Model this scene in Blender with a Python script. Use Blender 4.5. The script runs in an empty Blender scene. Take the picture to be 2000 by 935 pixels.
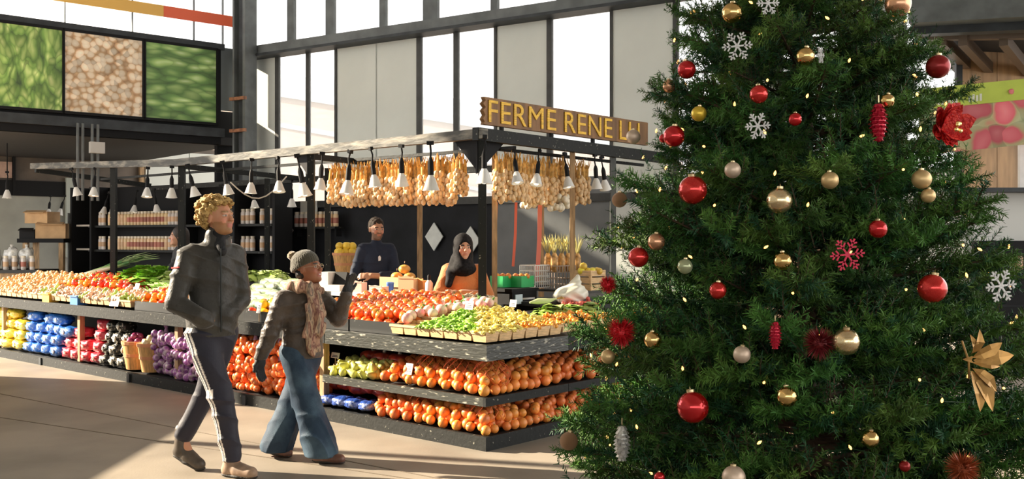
import bpy, math, random
import numpy as np
from mathutils import Vector, Matrix, Euler
random.seed(7); np.random.seed(7)
R = math.radians
SC = bpy.context.scene
COL = SC.collection

# ------------------------------------------------------------------ camera, sky, sun, exposure
FPX, HZ, CAMH = 1930.0, 464.0, 1.57          # focal length in pixels of the 2000 px frame, horizon row, eye height
cam_d = bpy.data.cameras.new('camera'); cam = bpy.data.objects.new('camera', cam_d); COL.objects.link(cam)
cam.location = (0, 0, CAMH); cam.rotation_euler = (R(90), 0, 0)
cam_d.sensor_width = 36.0; cam_d.lens = 36.0*FPX/2000.0
cam_d.shift_y = (HZ-467.5)/2000.0*1.0
cam_d.clip_start = 0.05; cam_d.clip_end = 300
SC.camera = cam

world = bpy.data.worlds.new('sky'); SC.world = world; world.use_nodes = True
bg = world.node_tree.nodes['Background']
bg.inputs[0].default_value = (1.0, 0.985, 0.96, 1); bg.inputs[1].default_value = 2.25

sun_d = bpy.data.lights.new('sun', 'SUN'); sun = bpy.data.objects.new('sun', sun_d); COL.objects.link(sun)
sun_d.energy = 13.5; sun_d.color = (1.0, 0.86, 0.66); sun_d.angle = R(0.8)
sun_el = R(24); sd = Vector((-0.957*math.cos(sun_el), 0.26*math.cos(sun_el), math.sin(sun_el)))
sun.rotation_euler = sd.to_track_quat('Z', 'Y').to_euler()

vs = SC.view_settings
vs.view_transform = 'Standard'; vs.look = 'None'; vs.gamma = 1.0; vs.exposure = 0.52; vs.use_curve_mapping = False

try:
    cy = SC.cycles; cy.max_bounces = 6; cy.diffuse_bounces = 3; cy.glossy_bounces = 3; cy.transparent_max_bounces = 8
    cy.caustics_reflective = False; cy.caustics_refractive = False; cy.adaptive_threshold = .02
except Exception: pass

# ------------------------------------------------------------------ frames of reference
U = Vector((-0.751, 0.660, 0)); V = Vector((0.660, 0.751, 0)); C0 = Vector((-0.21, 7.32, 0))   # stall corner and its two runs
ANG_U = math.atan2(U.y, U.x); ANG_V = math.atan2(V.y, V.x)
def S(t, b, z=0.0): return C0 + U*t + V*b + Vector((0, 0, z))
def P(px, py, d): return Vector(((px-1000)/FPX*d, d, CAMH-(py-HZ)*d/FPX))
def tpx(px, b):
    k = (px-1000)/FPX; o = C0+V*b
    return (k*o.y-o.x)/(U.x-k*U.y)
def bpx(px, t):
    k = (px-1000)/FPX; o = C0+U*t
    return (k*o.y-o.x)/(V.x-k*V.y)
def rnd(a, b): return random.uniform(a, b)
ORD = ['first','second','third','fourth','fifth','sixth','seventh','eighth','ninth','tenth','eleventh','twelfth','thirteenth','fourteenth','fifteenth','sixteenth','seventeenth','eighteenth','nineteenth','twentieth']
def ordn(i):
    if i < 20: return ORD[i]
    tens = {2:'twenty',3:'thirty',4:'forty',5:'fifty'}; te, u = divmod(i+1, 10)
    if u == 0: return {2:'twentieth',3:'thirtieth',4:'fortieth',5:'fiftieth'}[te]
    return tens[te]+'-'+ORD[u-1]

# ------------------------------------------------------------------ materials (all procedural)
MATS = {}
def mat(name, col, rough=0.6, metal=0.0, var=None, bump=None, rnd_v=0.0, rnd_h=0.0, spec=0.5, trans=0.0, emit=None, col2=None, stretch=None, sheen=0.0, coat=0.0, sss=0.0, thr=None):
    if name in MATS: return MATS[name]
    m = bpy.data.materials.new(name); MATS[name] = m; m.use_nodes = True
    nt = m.node_tree; N = nt.nodes; L = nt.links; b = N['Principled BSDF']
    b.inputs['Roughness'].default_value = rough; b.inputs['Metallic'].default_value = metal
    b.inputs['Specular IOR Level'].default_value = spec
    b.inputs['Base Color'].default_value = (*col, 1)
    if sheen: b.inputs['Sheen Weight'].default_value = sheen
    if coat: b.inputs['Coat Weight'].default_value = coat; b.inputs['Coat Roughness'].default_value = .1
    if trans: b.inputs['Transmission Weight'].default_value = trans
    if sss: b.inputs['Subsurface Weight'].default_value = sss; b.inputs['Subsurface Radius'].default_value = (.02,.01,.006)
    if emit: b.inputs['Emission Color'].default_value = (*emit[0], 1); b.inputs['Emission Strength'].default_value = emit[1]
    tc = N.new('ShaderNodeTexCoord'); vec = tc.outputs['Object']
    if stretch:
        mp = N.new('ShaderNodeMapping'); mp.inputs['Scale'].default_value = stretch
        L.new(vec, mp.inputs['Vector']); vec = mp.outputs['Vector']
    out = None
    if var:
        nz = N.new('ShaderNodeTexNoise'); nz.inputs['Scale'].default_value = var[0]; nz.inputs['Detail'].default_value = 5
        L.new(vec, nz.inputs['Vector'])
        mx = N.new('ShaderNodeMix'); mx.data_type = 'RGBA'
        a = var[1]
        c2 = col2 if col2 else tuple(min(1, c*(1+a)) for c in col)
        c1 = col if col2 else tuple(c*(1-a) for c in col)
        mx.inputs[6].default_value = (*c1, 1); mx.inputs[7].default_value = (*c2, 1)
        cr = N.new('ShaderNodeValToRGB'); lo, hi = thr if thr else (.35, .65)
        cr.color_ramp.elements[0].position = lo; cr.color_ramp.elements[1].position = hi
        L.new(nz.outputs['Fac'], cr.inputs[0]); L.new(cr.outputs[0], mx.inputs[0]); out = mx.outputs[2]
    if rnd_v or rnd_h:
        oi = N.new('ShaderNodeObjectInfo'); hs = N.new('ShaderNodeHueSaturation')
        if out: L.new(out, hs.inputs['Color'])
        else: hs.inputs['Color'].default_value = (*col, 1)
        mr = N.new('ShaderNodeMapRange'); mr.inputs[3].default_value = 1-rnd_v; mr.inputs[4].default_value = 1+rnd_v
        L.new(oi.outputs['Random'], mr.inputs[0]); L.new(mr.outputs[0], hs.inputs['Value'])
        if rnd_h:
            ml = N.new('ShaderNodeMath'); ml.operation = 'MULTIPLY'; ml.inputs[1].default_value = 7.13
            fr = N.new('ShaderNodeMath'); fr.operation = 'FRACT'
            L.new(oi.outputs['Random'], ml.inputs[0]); L.new(ml.outputs[0], fr.inputs[0])
            m2 = N.new('ShaderNodeMapRange'); m2.inputs[3].default_value = .5-(rnd_h[0] if isinstance(rnd_h, tuple) else rnd_h); m2.inputs[4].default_value = .5+(rnd_h[1] if isinstance(rnd_h, tuple) else rnd_h)
            L.new(fr.outputs[0], m2.inputs[0]); L.new(m2.outputs[0], hs.inputs['Hue'])
        out = hs.outputs[0]
    if out: L.new(out, b.inputs['Base Color'])
    if bump:
        nb = N.new('ShaderNodeTexNoise'); nb.inputs['Scale'].default_value = bump[0]; nb.inputs['Detail'].default_value = 4
        L.new(vec, nb.inputs['Vector'])
        bp = N.new('ShaderNodeBump'); bp.inputs['Strength'].default_value = bump[1]; bp.inputs['Distance'].default_value = .02
        L.new(nb.outputs['Fac'], bp.inputs['Height']); L.new(bp.outputs[0], b.inputs['Normal'])
    return m

def ramp_mat(name, stops, kind='voronoi', scale=6, stretch=(1,1,1), rough=.5, feature='F1', warp=0.0, rot=(0,0,0), island=False):
    """print-like or patterned material: a texture distance run through a colour ramp"""
    m = bpy.data.materials.new(name); MATS[name] = m; m.use_nodes = True
    nt = m.node_tree; N = nt.nodes; L = nt.links; b = N['Principled BSDF']; b.inputs['Roughness'].default_value = rough
    tc = N.new('ShaderNodeTexCoord'); mp = N.new('ShaderNodeMapping'); mp.inputs['Scale'].default_value = stretch; mp.inputs['Rotation'].default_value = rot
    L.new(tc.outputs['Object'], mp.inputs[0]); vec = mp.outputs[0]
    if warp:
        nz = N.new('ShaderNodeTexNoise'); nz.inputs['Scale'].default_value = 2.5; L.new(vec, nz.inputs['Vector'])
        va = N.new('ShaderNodeVectorMath'); va.operation = 'MULTIPLY_ADD'; va.inputs[1].default_value = (warp,)*3
        L.new(nz.outputs['Color'], va.inputs[0]); L.new(vec, va.inputs[2]); vec = va.outputs[0]
    if kind == 'voronoi':
        tx = N.new('ShaderNodeTexVoronoi'); tx.feature = feature; tx.inputs['Scale'].default_value = scale; o = tx.outputs['Distance']
    else:
        tx = N.new('ShaderNodeTexNoise'); tx.inputs['Scale'].default_value = scale; tx.inputs['Detail'].default_value = 4; o = tx.outputs['Fac']
    L.new(vec, tx.inputs['Vector'])
    cr = N.new('ShaderNodeValToRGB'); e = cr.color_ramp.elements
    while len(e) < len(stops): e.new(.5)
    for i, (p, c) in enumerate(stops): e[i].position = p; e[i].color = (*c, 1)
    L.new(o, cr.inputs[0]); c_out = cr.outputs[0]
    if kind == 'voronoi' and feature != 'DISTANCE_TO_EDGE':
        hs = N.new('ShaderNodeHueSaturation'); L.new(c_out, hs.inputs['Color'])
        sp = N.new('ShaderNodeSeparateColor'); L.new(tx.outputs['Color'], sp.inputs[0])
        mr = N.new('ShaderNodeMapRange'); mr.inputs[3].default_value = .7; mr.inputs[4].default_value = 1.25
        L.new(sp.outputs[0], mr.inputs[0]); L.new(mr.outputs[0], hs.inputs['Value']); c_out = hs.outputs[0]
    L.new(c_out, b.inputs['Base Color'])
    return m

def attr_mat(name, rough=.55, sss=0.0, sheen=0.0, bump=None):
    m = bpy.data.materials.new(name); MATS[name] = m; m.use_nodes = True
    nt = m.node_tree; b = nt.nodes['Principled BSDF']; b.inputs['Roughness'].default_value = rough
    a = nt.nodes.new('ShaderNodeVertexColor'); a.layer_name = 'Col'
    nt.links.new(a.outputs[0], b.inputs['Base Color'])
    if sheen: b.inputs['Sheen Weight'].default_value = sheen
    if bump:
        tc = nt.nodes.new('ShaderNodeTexCoord'); nb = nt.nodes.new('ShaderNodeTexNoise'); nb.inputs['Scale'].default_value = bump[0]; nb.inputs['Detail'].default_value = 4
        bp = nt.nodes.new('ShaderNodeBump'); bp.inputs['Strength'].default_value = bump[1]; bp.inputs['Distance'].default_value = .02
        nt.links.new(tc.outputs['Object'], nb.inputs['Vector']); nt.links.new(nb.outputs['Fac'], bp.inputs['Height']); nt.links.new(bp.outputs[0], b.inputs['Normal'])
    return m

# ------------------------------------------------------------------ mesh builder
class MB:
    def __init__(s): s.v = []; s.f = []; s.m = []; s.mi = 0
    def add(s, vs, fs):
        o = len(s.v); s.v += [tuple(v) for v in vs]; s.f += [tuple(i+o for i in f) for f in fs]; s.m += [s.mi]*len(fs); return s
    def box(s, c, d, rz=0.0, M=None):
        x, y, z = d[0]/2, d[1]/2, d[2]/2
        vs = [Vector((a, b, e)) for a in (-x, x) for b in (-y, y) for e in (-z, z)]
        if M is None: M = Matrix.Rotation(rz, 3, 'Z')
        c = Vector(c)
        return s.add([M@v+c for v in vs], [(0,1,3,2),(4,6,7,5),(0,4,5,1),(2,3,7,6),(0,2,6,4),(1,5,7,3)])
    def bar(s, a, b, w, h, up=(0,0,1)):
        a = Vector(a); b = Vector(b); d = b-a; L = d.length; x = d.normalized(); y = Vector(up).cross(x)
        if y.length < 1e-4: y = Vector((1,0,0)).cross(x)
        y.normalize(); z = x.cross(y)
        M = Matrix((x, y, z)).transposed()
        return s.box((a+b)/2, (L, w, h), M=M)
    def tube(s, pts, r, n=6, cap=True):
        pts = [Vector(p) for p in pts]; rs = r if isinstance(r, (list, tuple)) else [r]*len(pts)
        rings = []; up = None
        for i, p in enumerate(pts):
            d = (pts[min(i+1, len(pts)-1)]-pts[max(i-1, 0)]).normalized()
            if up is None: up = Vector((0,0,1)) if abs(d.z) < .9 else Vector((1,0,0))
            a = d.cross(up).normalized(); b = a.cross(d).normalized(); up = b
            rings.append([p+(a*math.cos(2*math.pi*k/n)+b*math.sin(2*math.pi*k/n))*rs[i] for k in range(n)])
        vs = [v for rg in rings for v in rg]; fs = []
        for i in range(len(pts)-1):
            for k in range(n):
                k2 = (k+1) % n; fs.append((i*n+k, i*n+k2, (i+1)*n+k2, (i+1)*n+k))
        if cap: fs.append(tuple(range(n-1, -1, -1))); fs.append(tuple(range((len(pts)-1)*n, len(pts)*n)))
        return s.add(vs, fs)
    def lathe(s, prof, n=16, c=(0,0,0), M=None, sq=None):
        vs = []; c = Vector(c)
        for (r, z) in prof:
            for k in range(n):
                a = 2*math.pi*k/n; v = Vector((r*math.cos(a), r*math.sin(a), z))
                if M is not None: v = M@v
                vs.append(v+c)
        fs = []
        for i in range(len(prof)-1):
            for k in range(n):
                k2 = (k+1) % n; fs.append((i*n+k, i*n+k2, (i+1)*n+k2, (i+1)*n+k))
        fs.append(tuple(range(n-1, -1, -1))); fs.append(tuple(range((len(prof)-1)*n, len(prof)*n)))
        return s.add(vs, fs)
    def ball(s, c, r, n=10, m=7, sc=(1,1,1), M=None, fn=None):
        vs = []; c = Vector(c); fs = []
        for j in range(m+1):
            ph = math.pi*j/m
            for k in range(n):
                a = 2*math.pi*k/n; v = Vector((math.sin(ph)*math.cos(a), math.sin(ph)*math.sin(a), math.cos(ph)))
                q = r*(fn(v) if fn else 1)
                v = Vector((v.x*sc[0]*q, v.y*sc[1]*q, v.z*sc[2]*q))
                if M is not None: v = M@v
                vs.append(v+c)
        for j in range(m):
            for k in range(n):
                k2 = (k+1) % n
                if j == 0: fs.append((k, n+k, n+k2))
                elif j == m-1: fs.append((j*n+k, (j+1)*n+k, j*n+k2))
                else: fs.append((j*n+k, (j+1)*n+k, (j+1)*n+k2, j*n+k2))
        return s.add(vs, fs)
    def poly(s, pts, th, M=None, o=(0,0,0)):
        """extruded polygon in local xz plane, thickness along y"""
        n = len(pts); o = Vector(o); vs = [Vector((p[0], -th/2, p[1])) for p in pts]+[Vector((p[0], th/2, p[1])) for p in pts]
        if M is not None: vs = [M@v for v in vs]
        vs = [v+o for v in vs]
        return s.add(vs, [tuple(range(n)), tuple(range(2*n-1, n-1, -1))]+[(i, i+n, (i+1) % n+n, (i+1) % n) for i in range(n)])
    def quad(s, a, b, c, d): return s.add([a, b, c, d], [(0,1,2,3)])
    def mesh(s, name, mats, smooth=False):
        me = bpy.data.meshes.new(name); me.from_pydata(s.v, [], s.f); me.update()
        for m in (mats if isinstance(mats, (list, tuple)) else [mats]): me.materials.append(m)
        if isinstance(mats, (list, tuple)) and len(mats) > 1: me.polygons.foreach_set('material_index', s.m)
        if smooth:
            me.shade_smooth()
            if smooth != 'all': me.set_sharp_from_angle(angle=R(42))
        return me
    def build(s, name, mats, parent=None, smooth=False, loc=None, rot=None, scale=None):
        return put(name, s.mesh(name, mats, smooth), parent, loc, rot, scale)

def put(name, me, parent=None, loc=None, rot=None, scale=None):
    o = bpy.data.objects.new(name, me); COL.objects.link(o)
    if parent: o.parent = parent
    if loc is not None: o.location = loc
    if rot is not None: o.rotation_euler = rot
    if scale is not None: o.scale = scale if isinstance(scale, (tuple, list)) else (scale,)*3
    return o
def tag(o, label, cat, group=None, kind=None):
    o['label'] = label; o['category'] = cat
    if group: o['group'] = group
    if kind: o['kind'] = kind
    return o
def struct(o, label=None, cat=None):
    o['kind'] = 'structure'
    if label: o['label'] = label
    if cat: o['category'] = cat
    return o
def thing(name, label, cat, loc=(0,0,0), rz=0.0, group=None, rot=None, scale=None):
    o = bpy.data.objects.new(name, None); COL.objects.link(o); o.empty_display_size = .1
    o.location = loc; o.rotation_euler = rot if rot is not None else (0,0,rz)
    if scale is not None: o.scale = scale if isinstance(scale, (tuple, list)) else (scale,)*3
    return tag(o, label, cat, group)

# ------------------------------------------------------------------ signed distance sculpting (for people)
import openvdb
class SDF:
    def __init__(s): s.p = []
    def ell(s, c, r, rot=None, k=.02, sub=False):
        c = np.array(c, float); r = np.array(r, float); Rm = np.array(rot) if rot is not None else np.eye(3)
        def f(Q):
            q = (Q-c)@Rm; a = np.linalg.norm(q/r, axis=-1); b = np.linalg.norm(q/(r*r), axis=-1)+1e-9
            return a*(a-1)/b
        m = r.max(); s.p.append((f, c-m, c+m, k, sub)); return s
    def cone(s, a, b, ra, rb, k=.02, sub=False, flat=None):
        """tapered capsule; flat=(direction, factor) squashes it along a horizontal direction"""
        a = np.array(a, float); b = np.array(b, float)
        fl = None
        if flat: fd = np.array(flat[0], float); fd /= np.linalg.norm(fd); fl = (fd, 1/flat[1]-1)
        def f(Q):
            A, B = a, b; q = Q
            if fl:
                mid = (a+b)/2
                q = Q+((Q-mid)@fl[0])[..., None]*fl[0]*fl[1]
                A = a+((a-mid)@fl[0])*fl[0]*fl[1]; B = b+((b-mid)@fl[0])*fl[0]*fl[1]
            ab = B-A; t = np.clip(((q-A)@ab)/(ab@ab+1e-12), 0, 1)
            d = np.linalg.norm(q-A-t[..., None]*ab, axis=-1)-(ra+(rb-ra)*t)
            return d*(flat[1]**.5 if fl else 1)
        m = max(ra, rb); s.p.append((f, np.minimum(a, b)-m, np.maximum(a, b)+m, k, sub)); return s
    def chain(s, pts, rs, k=.02, flat=None):
        for i in range(len(pts)-1): s.cone(pts[i], pts[i+1], rs[i], rs[i+1], k, flat=flat)
        return s
    def cut(s, fn):                      # keep only where fn(Q) < 0
        s.p.append((fn, None, None, .004, 'cut')); return s
    def disp(s, fn): s.p.append((fn, None, None, 0, 'disp')); return s
    def mesh(s, res):
        lo = np.min([p[1] for p in s.p if p[1] is not None and not p[4]], axis=0)-.04; hi = np.max([p[2] for p in s.p if p[2] is not None and not p[4]], axis=0)+.04
        n = np.ceil((hi-lo)/res).astype(int)+1
        F = np.full(n, .5, np.float32)
        ax = [lo[i]+np.arange(n[i])*res for i in range(3)]
        for (f, a, b, k, op) in s.p:
            if a is None: i0 = np.zeros(3, int); i1 = n
            else:
                i0 = np.clip(np.floor((a-.05-lo)/res).astype(int), 0, n); i1 = np.clip(np.ceil((b+.05-lo)/res).astype(int)+1, 0, n)
            sl = tuple(slice(i0[i], i1[i]) for i in range(3))
            Q = np.stack(np.meshgrid(*[ax[i][sl[i]] for i in range(3)], indexing='ij'), -1)
            d = f(Q); o = F[sl]
            if op == 'disp': F[sl] = np.where(o < .1, o+d, o)
            elif op is False:
                h = np.clip(.5+.5*(o-d)/k, 0, 1); F[sl] = o*(1-h)+d*h-k*h*(1-h)
            else:
                if op == 'cut': d = -d
                d = -d; h = np.clip(.5-.5*(o-d)/k, 0, 1); F[sl] = o*(1-h)+d*h+k*h*(1-h)
        F[0] = F[-1] = .5; F[:, 0] = F[:, -1] = .5; F[:, :, 0] = F[:, :, -1] = .5
        g = openvdb.FloatGrid(.5); g.copyFromArray(np.clip(F, -.5, .5)); pts, quads = g.convertToQuads(0.0)
        pts = np.asarray(pts, float)*res+lo; quads = np.asarray(quads)
        a, b_, c = pts[quads[:, 0]], pts[quads[:, 1]], pts[quads[:, 2]]; d_ = pts[quads[:, 3]]
        vol = (np.einsum('ij,ij->i', a, np.cross(b_, c))+np.einsum('ij,ij->i', a, np.cross(c, d_))).sum()
        if vol < 0: quads = quads[:, ::-1]
        return pts, quads
def sdf_obj(name, sdf, res, mats, parent, colfn=None, matfn=None):
    pts, q = sdf.mesh(res)
    me = bpy.data.meshes.new(name)
    me.vertices.add(len(pts)); me.vertices.foreach_set('co', pts.astype(np.float32).ravel())
    me.loops.add(len(q)*4); me.polygons.add(len(q))
    me.loops.foreach_set('vertex_index', q.astype(np.int32).ravel())
    me.polygons.foreach_set('loop_start', np.arange(0, len(q)*4, 4, dtype=np.int32))
    me.update(calc_edges=True); me.validate()
    for m in (mats if isinstance(mats, (list, tuple)) else [mats]): me.materials.append(m)
    if colfn is not None:
        c = np.ones((len(pts), 4), np.float32); c[:, :3] = colfn(pts)
        a = me.color_attributes.new('Col', 'FLOAT_COLOR', 'POINT'); a.data.foreach_set('color', c.ravel())
    if matfn is not None:
        me.polygons.foreach_set('material_index', matfn(pts[q].mean(1)).astype(np.int32))
    me.shade_smooth()
    return put(name, me, parent)
def wrinkle(amp, fx=(9, 7, 26), seed=0):
    """cloth folds: warped ridged waves, mostly running across the limb, with a soft swell underneath"""
    rg = np.random.RandomState(int(seed*10)+3); K = rg.normal(size=(5, 3)); ph = rg.uniform(0, 6, 10); sc = np.array(fx)*.62
    def f(Q):
        q = Q*sc; w = 1.1*np.sin(q@K[3]*.7+ph[3])+.8*np.sin(q@K[4]*.9+ph[4])
        n1 = np.sin(q@K[0]+w+ph[0]); n2 = np.sin(q@K[1]*1.5-w*1.2+ph[1]); n3 = np.sin(q@K[2]*.6+ph[2])
        r1 = (1-np.abs(n1))**2; r2 = (1-np.abs(n2))**2
        return -amp*(1.25*r1*(.55+.45*n3)+.8*r2*(.5-.5*n3)-.5)
    return f
# ------------------------------------------------------------------ common materials
black_paint = mat('worn_black_paint', (.010,.011,.010), .6, spec=.25, var=(34, 1), col2=(.30,.29,.24), thr=(.66,.74), bump=(30,.15))
lit_lip = mat('sunlit_scuffed_lip', (.030,.032,.026), .42, var=(22, 1), col2=(.55,.52,.42), thr=(.60,.74), bump=(25,.2), stretch=(.6,.6,2.4))  # scuffed paint, made paler to put sunlight near the corner into its colour
black_flat = mat('flat_black', (.009,.009,.010), .7, spec=.2, bump=(12,.05))
black_wall = mat('black_wall_paint', (.014,.015,.018), .7, spec=.2, var=(2.5,.35))
steel_dark = mat('dark_steel', (.032,.036,.040), .55, spec=.3, var=(5,.3))
steel_grey = mat('grey_steel', (.12,.13,.13), .5, spec=.3, var=(4,.2))
mullion_m = mat('mullion_metal', (.055,.055,.052), .6, spec=.3, var=(6,.2))
panel_m = mat('translucent_grey_panel', (.66,.68,.63), .6, spec=.3, var=(1.2,.05))
glass_m = mat('window_glass', (1,1,1), .0, trans=1.0)
concrete = mat('concrete_floor', (.285,.243,.195), .55, spec=.3, var=(1.1,.18), bump=(60,.06))
white_m = mat('white_enamel', (.75,.73,.69), .35, var=(9,.06))
wood_pale = mat('pale_veneer', (.66,.44,.22), .6, var=(14,.2), stretch=(1,1,5))
wood_post = mat('weathered_wood', (.38,.24,.12), .65, var=(10,.3), stretch=(4,4,.6))
card_m = mat('cardboard', (.52,.33,.17), .8, var=(5,.12))
paper_m = mat('white_card', (.82,.81,.77), .7)
chrome = mat('brushed_metal', (.6,.58,.54), .25, metal=1)

# thin window glass: clear sheet that does not bend the view
def thin_glass():
    m = MATS['window_glass']; nt = m.node_tree; N = nt.nodes; L = nt.links
    for n in list(N): N.remove(n)
    o = N.new('ShaderNodeOutputMaterial'); t = N.new('ShaderNodeBsdfTransparent'); t.inputs[0].default_value = (.97,.98,.98,1)
    g = N.new('ShaderNodeBsdfGlossy'); g.inputs['Roughness'].default_value = .05
    d = N.new('ShaderNodeBsdfTranslucent'); d.inputs[0].default_value = (.9,.9,.9,1)
    m1 = N.new('ShaderNodeMixShader'); m1.inputs[0].default_value = .04
    m2 = N.new('ShaderNodeMixShader'); m2.inputs[0].default_value = .22      # haze mixed into the panes to pale the view outside
    L.new(t.outputs[0], m1.inputs[1]); L.new(g.outputs[0], m1.inputs[2]); L.new(m1.outputs[0], m2.inputs[1]); L.new(d.outputs[0], m2.inputs[2]); L.new(m2.outputs[0], o.inputs[0])
thin_glass()

# ------------------------------------------------------------------ floor
b = MB(); b.box((0, 11, -.1), (44, 46, .2)); fl = struct(b.build('floor', concrete), 'tan polished concrete market floor with saw-cut joints', 'floor')
jm = mat('floor_joint', (.16,.125,.09), .8)
for (px1, py1, px2, py2) in ((0,815,600,905), (-200,730,420,850)):
    a = P(px1, py1, FPX*CAMH/(py1-HZ)); c = P(px2, py2, FPX*CAMH/(py2-HZ)); a.z = c.z = .0012
    d = (c-a)*.6
    j = MB().bar(a-d, c+d, .012, .003); j.build('floor_joint', jm, fl)

# ------------------------------------------------------------------ back wall with window bays
W = Vector((-.841, .5415, 0)); WN = Vector((-.5415, -.841, 0)); W0 = Vector((1.23, 12.5, 0)); ANGW = math.atan2(-W.y, -W.x)   # wall runs left-away
def wq(px):                                   # distance along the wall (towards the left) that shows at this column
    k = (px-1000)/FPX; return (k*W0.y-W0.x)/(W.x-k*W.y)
def WP(px, z, off=0.0): return W0+W*wq(px)+WN*off+Vector((0,0,z))
def wz(px, py): q = W0+W*wq(px); return CAMH-(py-HZ)*q.y/FPX
ZP = 2.1; ZB = wz(850, 57); ZT = 8.2
wb = bpy.data.objects.new('wall_back', None); COL.objects.link(wb); struct(wb, 'window wall of glass and grey panels above a black lower wall', 'wall')
def wall_box(name, px1, px2, z1, z2, m, off=0.0, th=.08):
    a = WP(px1, 0, off); c = WP(px2, 0, off); L = (c-a).length
    o = MB().box((0,0,0), (L, th, z2-z1)).build(name, m, wb, loc=((a+c)/2)+Vector((0,0,(z1+z2)/2)), rot=(0,0,ANGW)); return o
wall_box('lower_panel', 470, 1196, 0, ZP, black_wall, .02, .12)
wall_box('lower_panel', 1196, 1768, 0, ZP, panel_m, .02, .12)
grey_lower = mat('grey_lower_wall', (.17,.175,.175), .6, spec=.3, var=(3,.12))
wall_box('lower_panel', 968, 1196, .0, ZP+.25, grey_lower, .05, .08)
low = [(500,540,'p'),(547,600,'g'),(606,656,'g'),(660,736,'p'),(737,816,'p'),(825,888,'g'),(897,967,'g'),(972,1070,'p'),(1080,1193,'g'),(1198,1316,'p'),(1326,1420,'g'),(1430,1520,'p'),(1530,1640,'g'),(1650,1768,'p')]
for i, (a, c, k) in enumerate(low):
    wall_box('grey_panel' if k == 'p' else 'pane', a-2, c+2, ZP, ZB-.02, panel_m if k == 'p' else glass_m, 0, .03 if k == 'p' else .008)
for i in range(len(low)-1):
    if low[i+1][0]-low[i][1] > 2: wall_box('mullion', low[i][1], low[i+1][0], ZP, ZB, mullion_m, .01, .05)
wall_box('sill_beam', 480, 1768, ZP-.07, ZP+.03, mullion_m, .06, .16)
wall_box('beam', 478, 1768, ZB-.05, ZB+.09, steel_grey, .1, .24)
wall_box('beam_flange', 478, 1768, ZB-.09, ZB-.05, steel_dark, .12, .30)
up = [(496,565),(578,640),(656,745),(757,830),(858,962),(975,1090),(1104,1220),(1234,1350),(1364,1480),(1494,1640),(1654,1768)]
for (a, c) in up: wall_box('pane', a-2, c+2, ZB, ZT, glass_m, 0, .008)
for i in range(len(up)-1): wall_box('mullion', up[i][1], up[i+1][0], ZB, ZT, steel_grey, .02, .06)

# building across the street, pale through the glass
ob = thing('street_building', 'long pale brick building with blue-grey roof seen through the windows', 'building', (0,0,0))
brick_pale = mat('pale_brick', (.34,.27,.22), .8, var=(2.5,.1), stretch=(1,1,4)); roof_pale = mat('blue_grey_roof', (.24,.28,.34), .7, var=(2,.06))
A = P(380, 120, 34); B = P(1250, 244, 26.5)
dirb = (B-A); dirb.z = 0; L = dirb.length; nb = Vector((dirb.y, -dirb.x, 0)).normalized()
def pr(z1, z2, off, dep, m, name):
    mb = MB(); a0 = Vector((A.x, A.y, 0)); b0 = Vector((B.x, B.y, 0)); zA = (A.z, B.z)
    f = []
    for (q, zt) in ((a0, A.z), (b0, B.z)):
        for o_ in (off, off-dep): 
            f += [q+nb*o_+Vector((0,0,zt+z1)), q+nb*o_+Vector((0,0,zt+z2))]
    mb.add(f, [(0,4,5,1),(2,3,7,6),(1,5,7,3),(0,2,6,4),(0,1,3,2),(4,6,7,5)]); return mb.build(name, m, ob)
pr(-.75, 0, 0, 4, roof_pale, 'roof'); pr(-7.5, -.75, -.15, 3.6, brick_pale, 'wall'); pr(-1.75, -1.6, -.08, .1, roof_pale, 'ledge'); pr(-2.6, -2.5, -.08, .1, roof_pale, 'ledge')

# ------------------------------------------------------------------ corner column
cc = thing('corner_column', 'dark steel corner column rising beside the vegetable posters', 'column', P(478, HZ, 15.6)-Vector((0,0,CAMH)), ANGW)
MB().box((.03,0,4.1), (.16,.16,8.2)).build('web', steel_dark, cc); MB().box((-.115,-.02,4.1), (.04,.22,8.2)).build('flange', steel_grey, cc)
MB().box((.135,-.02,4.1), (.06,.24,8.2)).build('flange', steel_grey, cc)
for zz in (3.25, 3.75): MB().box((0,-.14,zz), (.34,.05,.05)).build('bracket', mat('rusty_bracket', (.28,.12,.06), .6, var=(20,.4)), cc)

# ------------------------------------------------------------------ left upper wall: poster fascia, windows above, recess below
FA = P(0, HZ, 13.6); FA.z = 0; FB = P(430, HZ, 15.7); FB.z = 0
FD = (FB-FA).normalized(); FN = Vector((FD.y, -FD.x, 0)); ANGF = math.atan2(FD.y, FD.x)
def fq(px): k = (px-1000)/FPX; return (k*FA.y-FA.x)/(FD.x-k*FD.y)
def FP(px, z, off=0.0): return FA+FD*fq(px)+FN*off+Vector((0,0,z))
wl = bpy.data.objects.new('wall_left', None); COL.objects.link(wl); struct(wl, 'left upper wall with black fascia and bright windows over the recess', 'wall')
def fbox(name, px1, px2, z1, z2, m, off=0.0, th=.1, par=wl):
    a = FP(px1, 0, off); c = FP(px2, 0, off)
    return MB().box((0,0,0), ((c-a).length, th, z2-z1)).build(name, m, par, loc=(a+c)/2+Vector((0,0,(z1+z2)/2)), rot=(0,0,ANGF))
fbox('fascia', -260, 432, 3.05, 4.62, black_flat, -.06, .1)
fbox('fascia_rail', -260, 436, 3.16, 3.30, steel_dark, .03, .06); fbox('fascia_rail', -260, 436, 4.55, 4.64, steel_dark, .03, .06)
fbox('fascia_side', 432, 462, 3.6, 4.6, mat('slate_panel', (.13,.15,.16), .5), -.05, .06); fbox('fascia_side', 432, 470, 2.2, 3.6, black_flat, -.2, .1)
for (a, c) in ((-260,-120),(-118,126),(130,259),(262,379),(382,436),(438,466)): fbox('pane', a, c, 4.64, 8.2, glass_m, -.05, .01)
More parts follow.
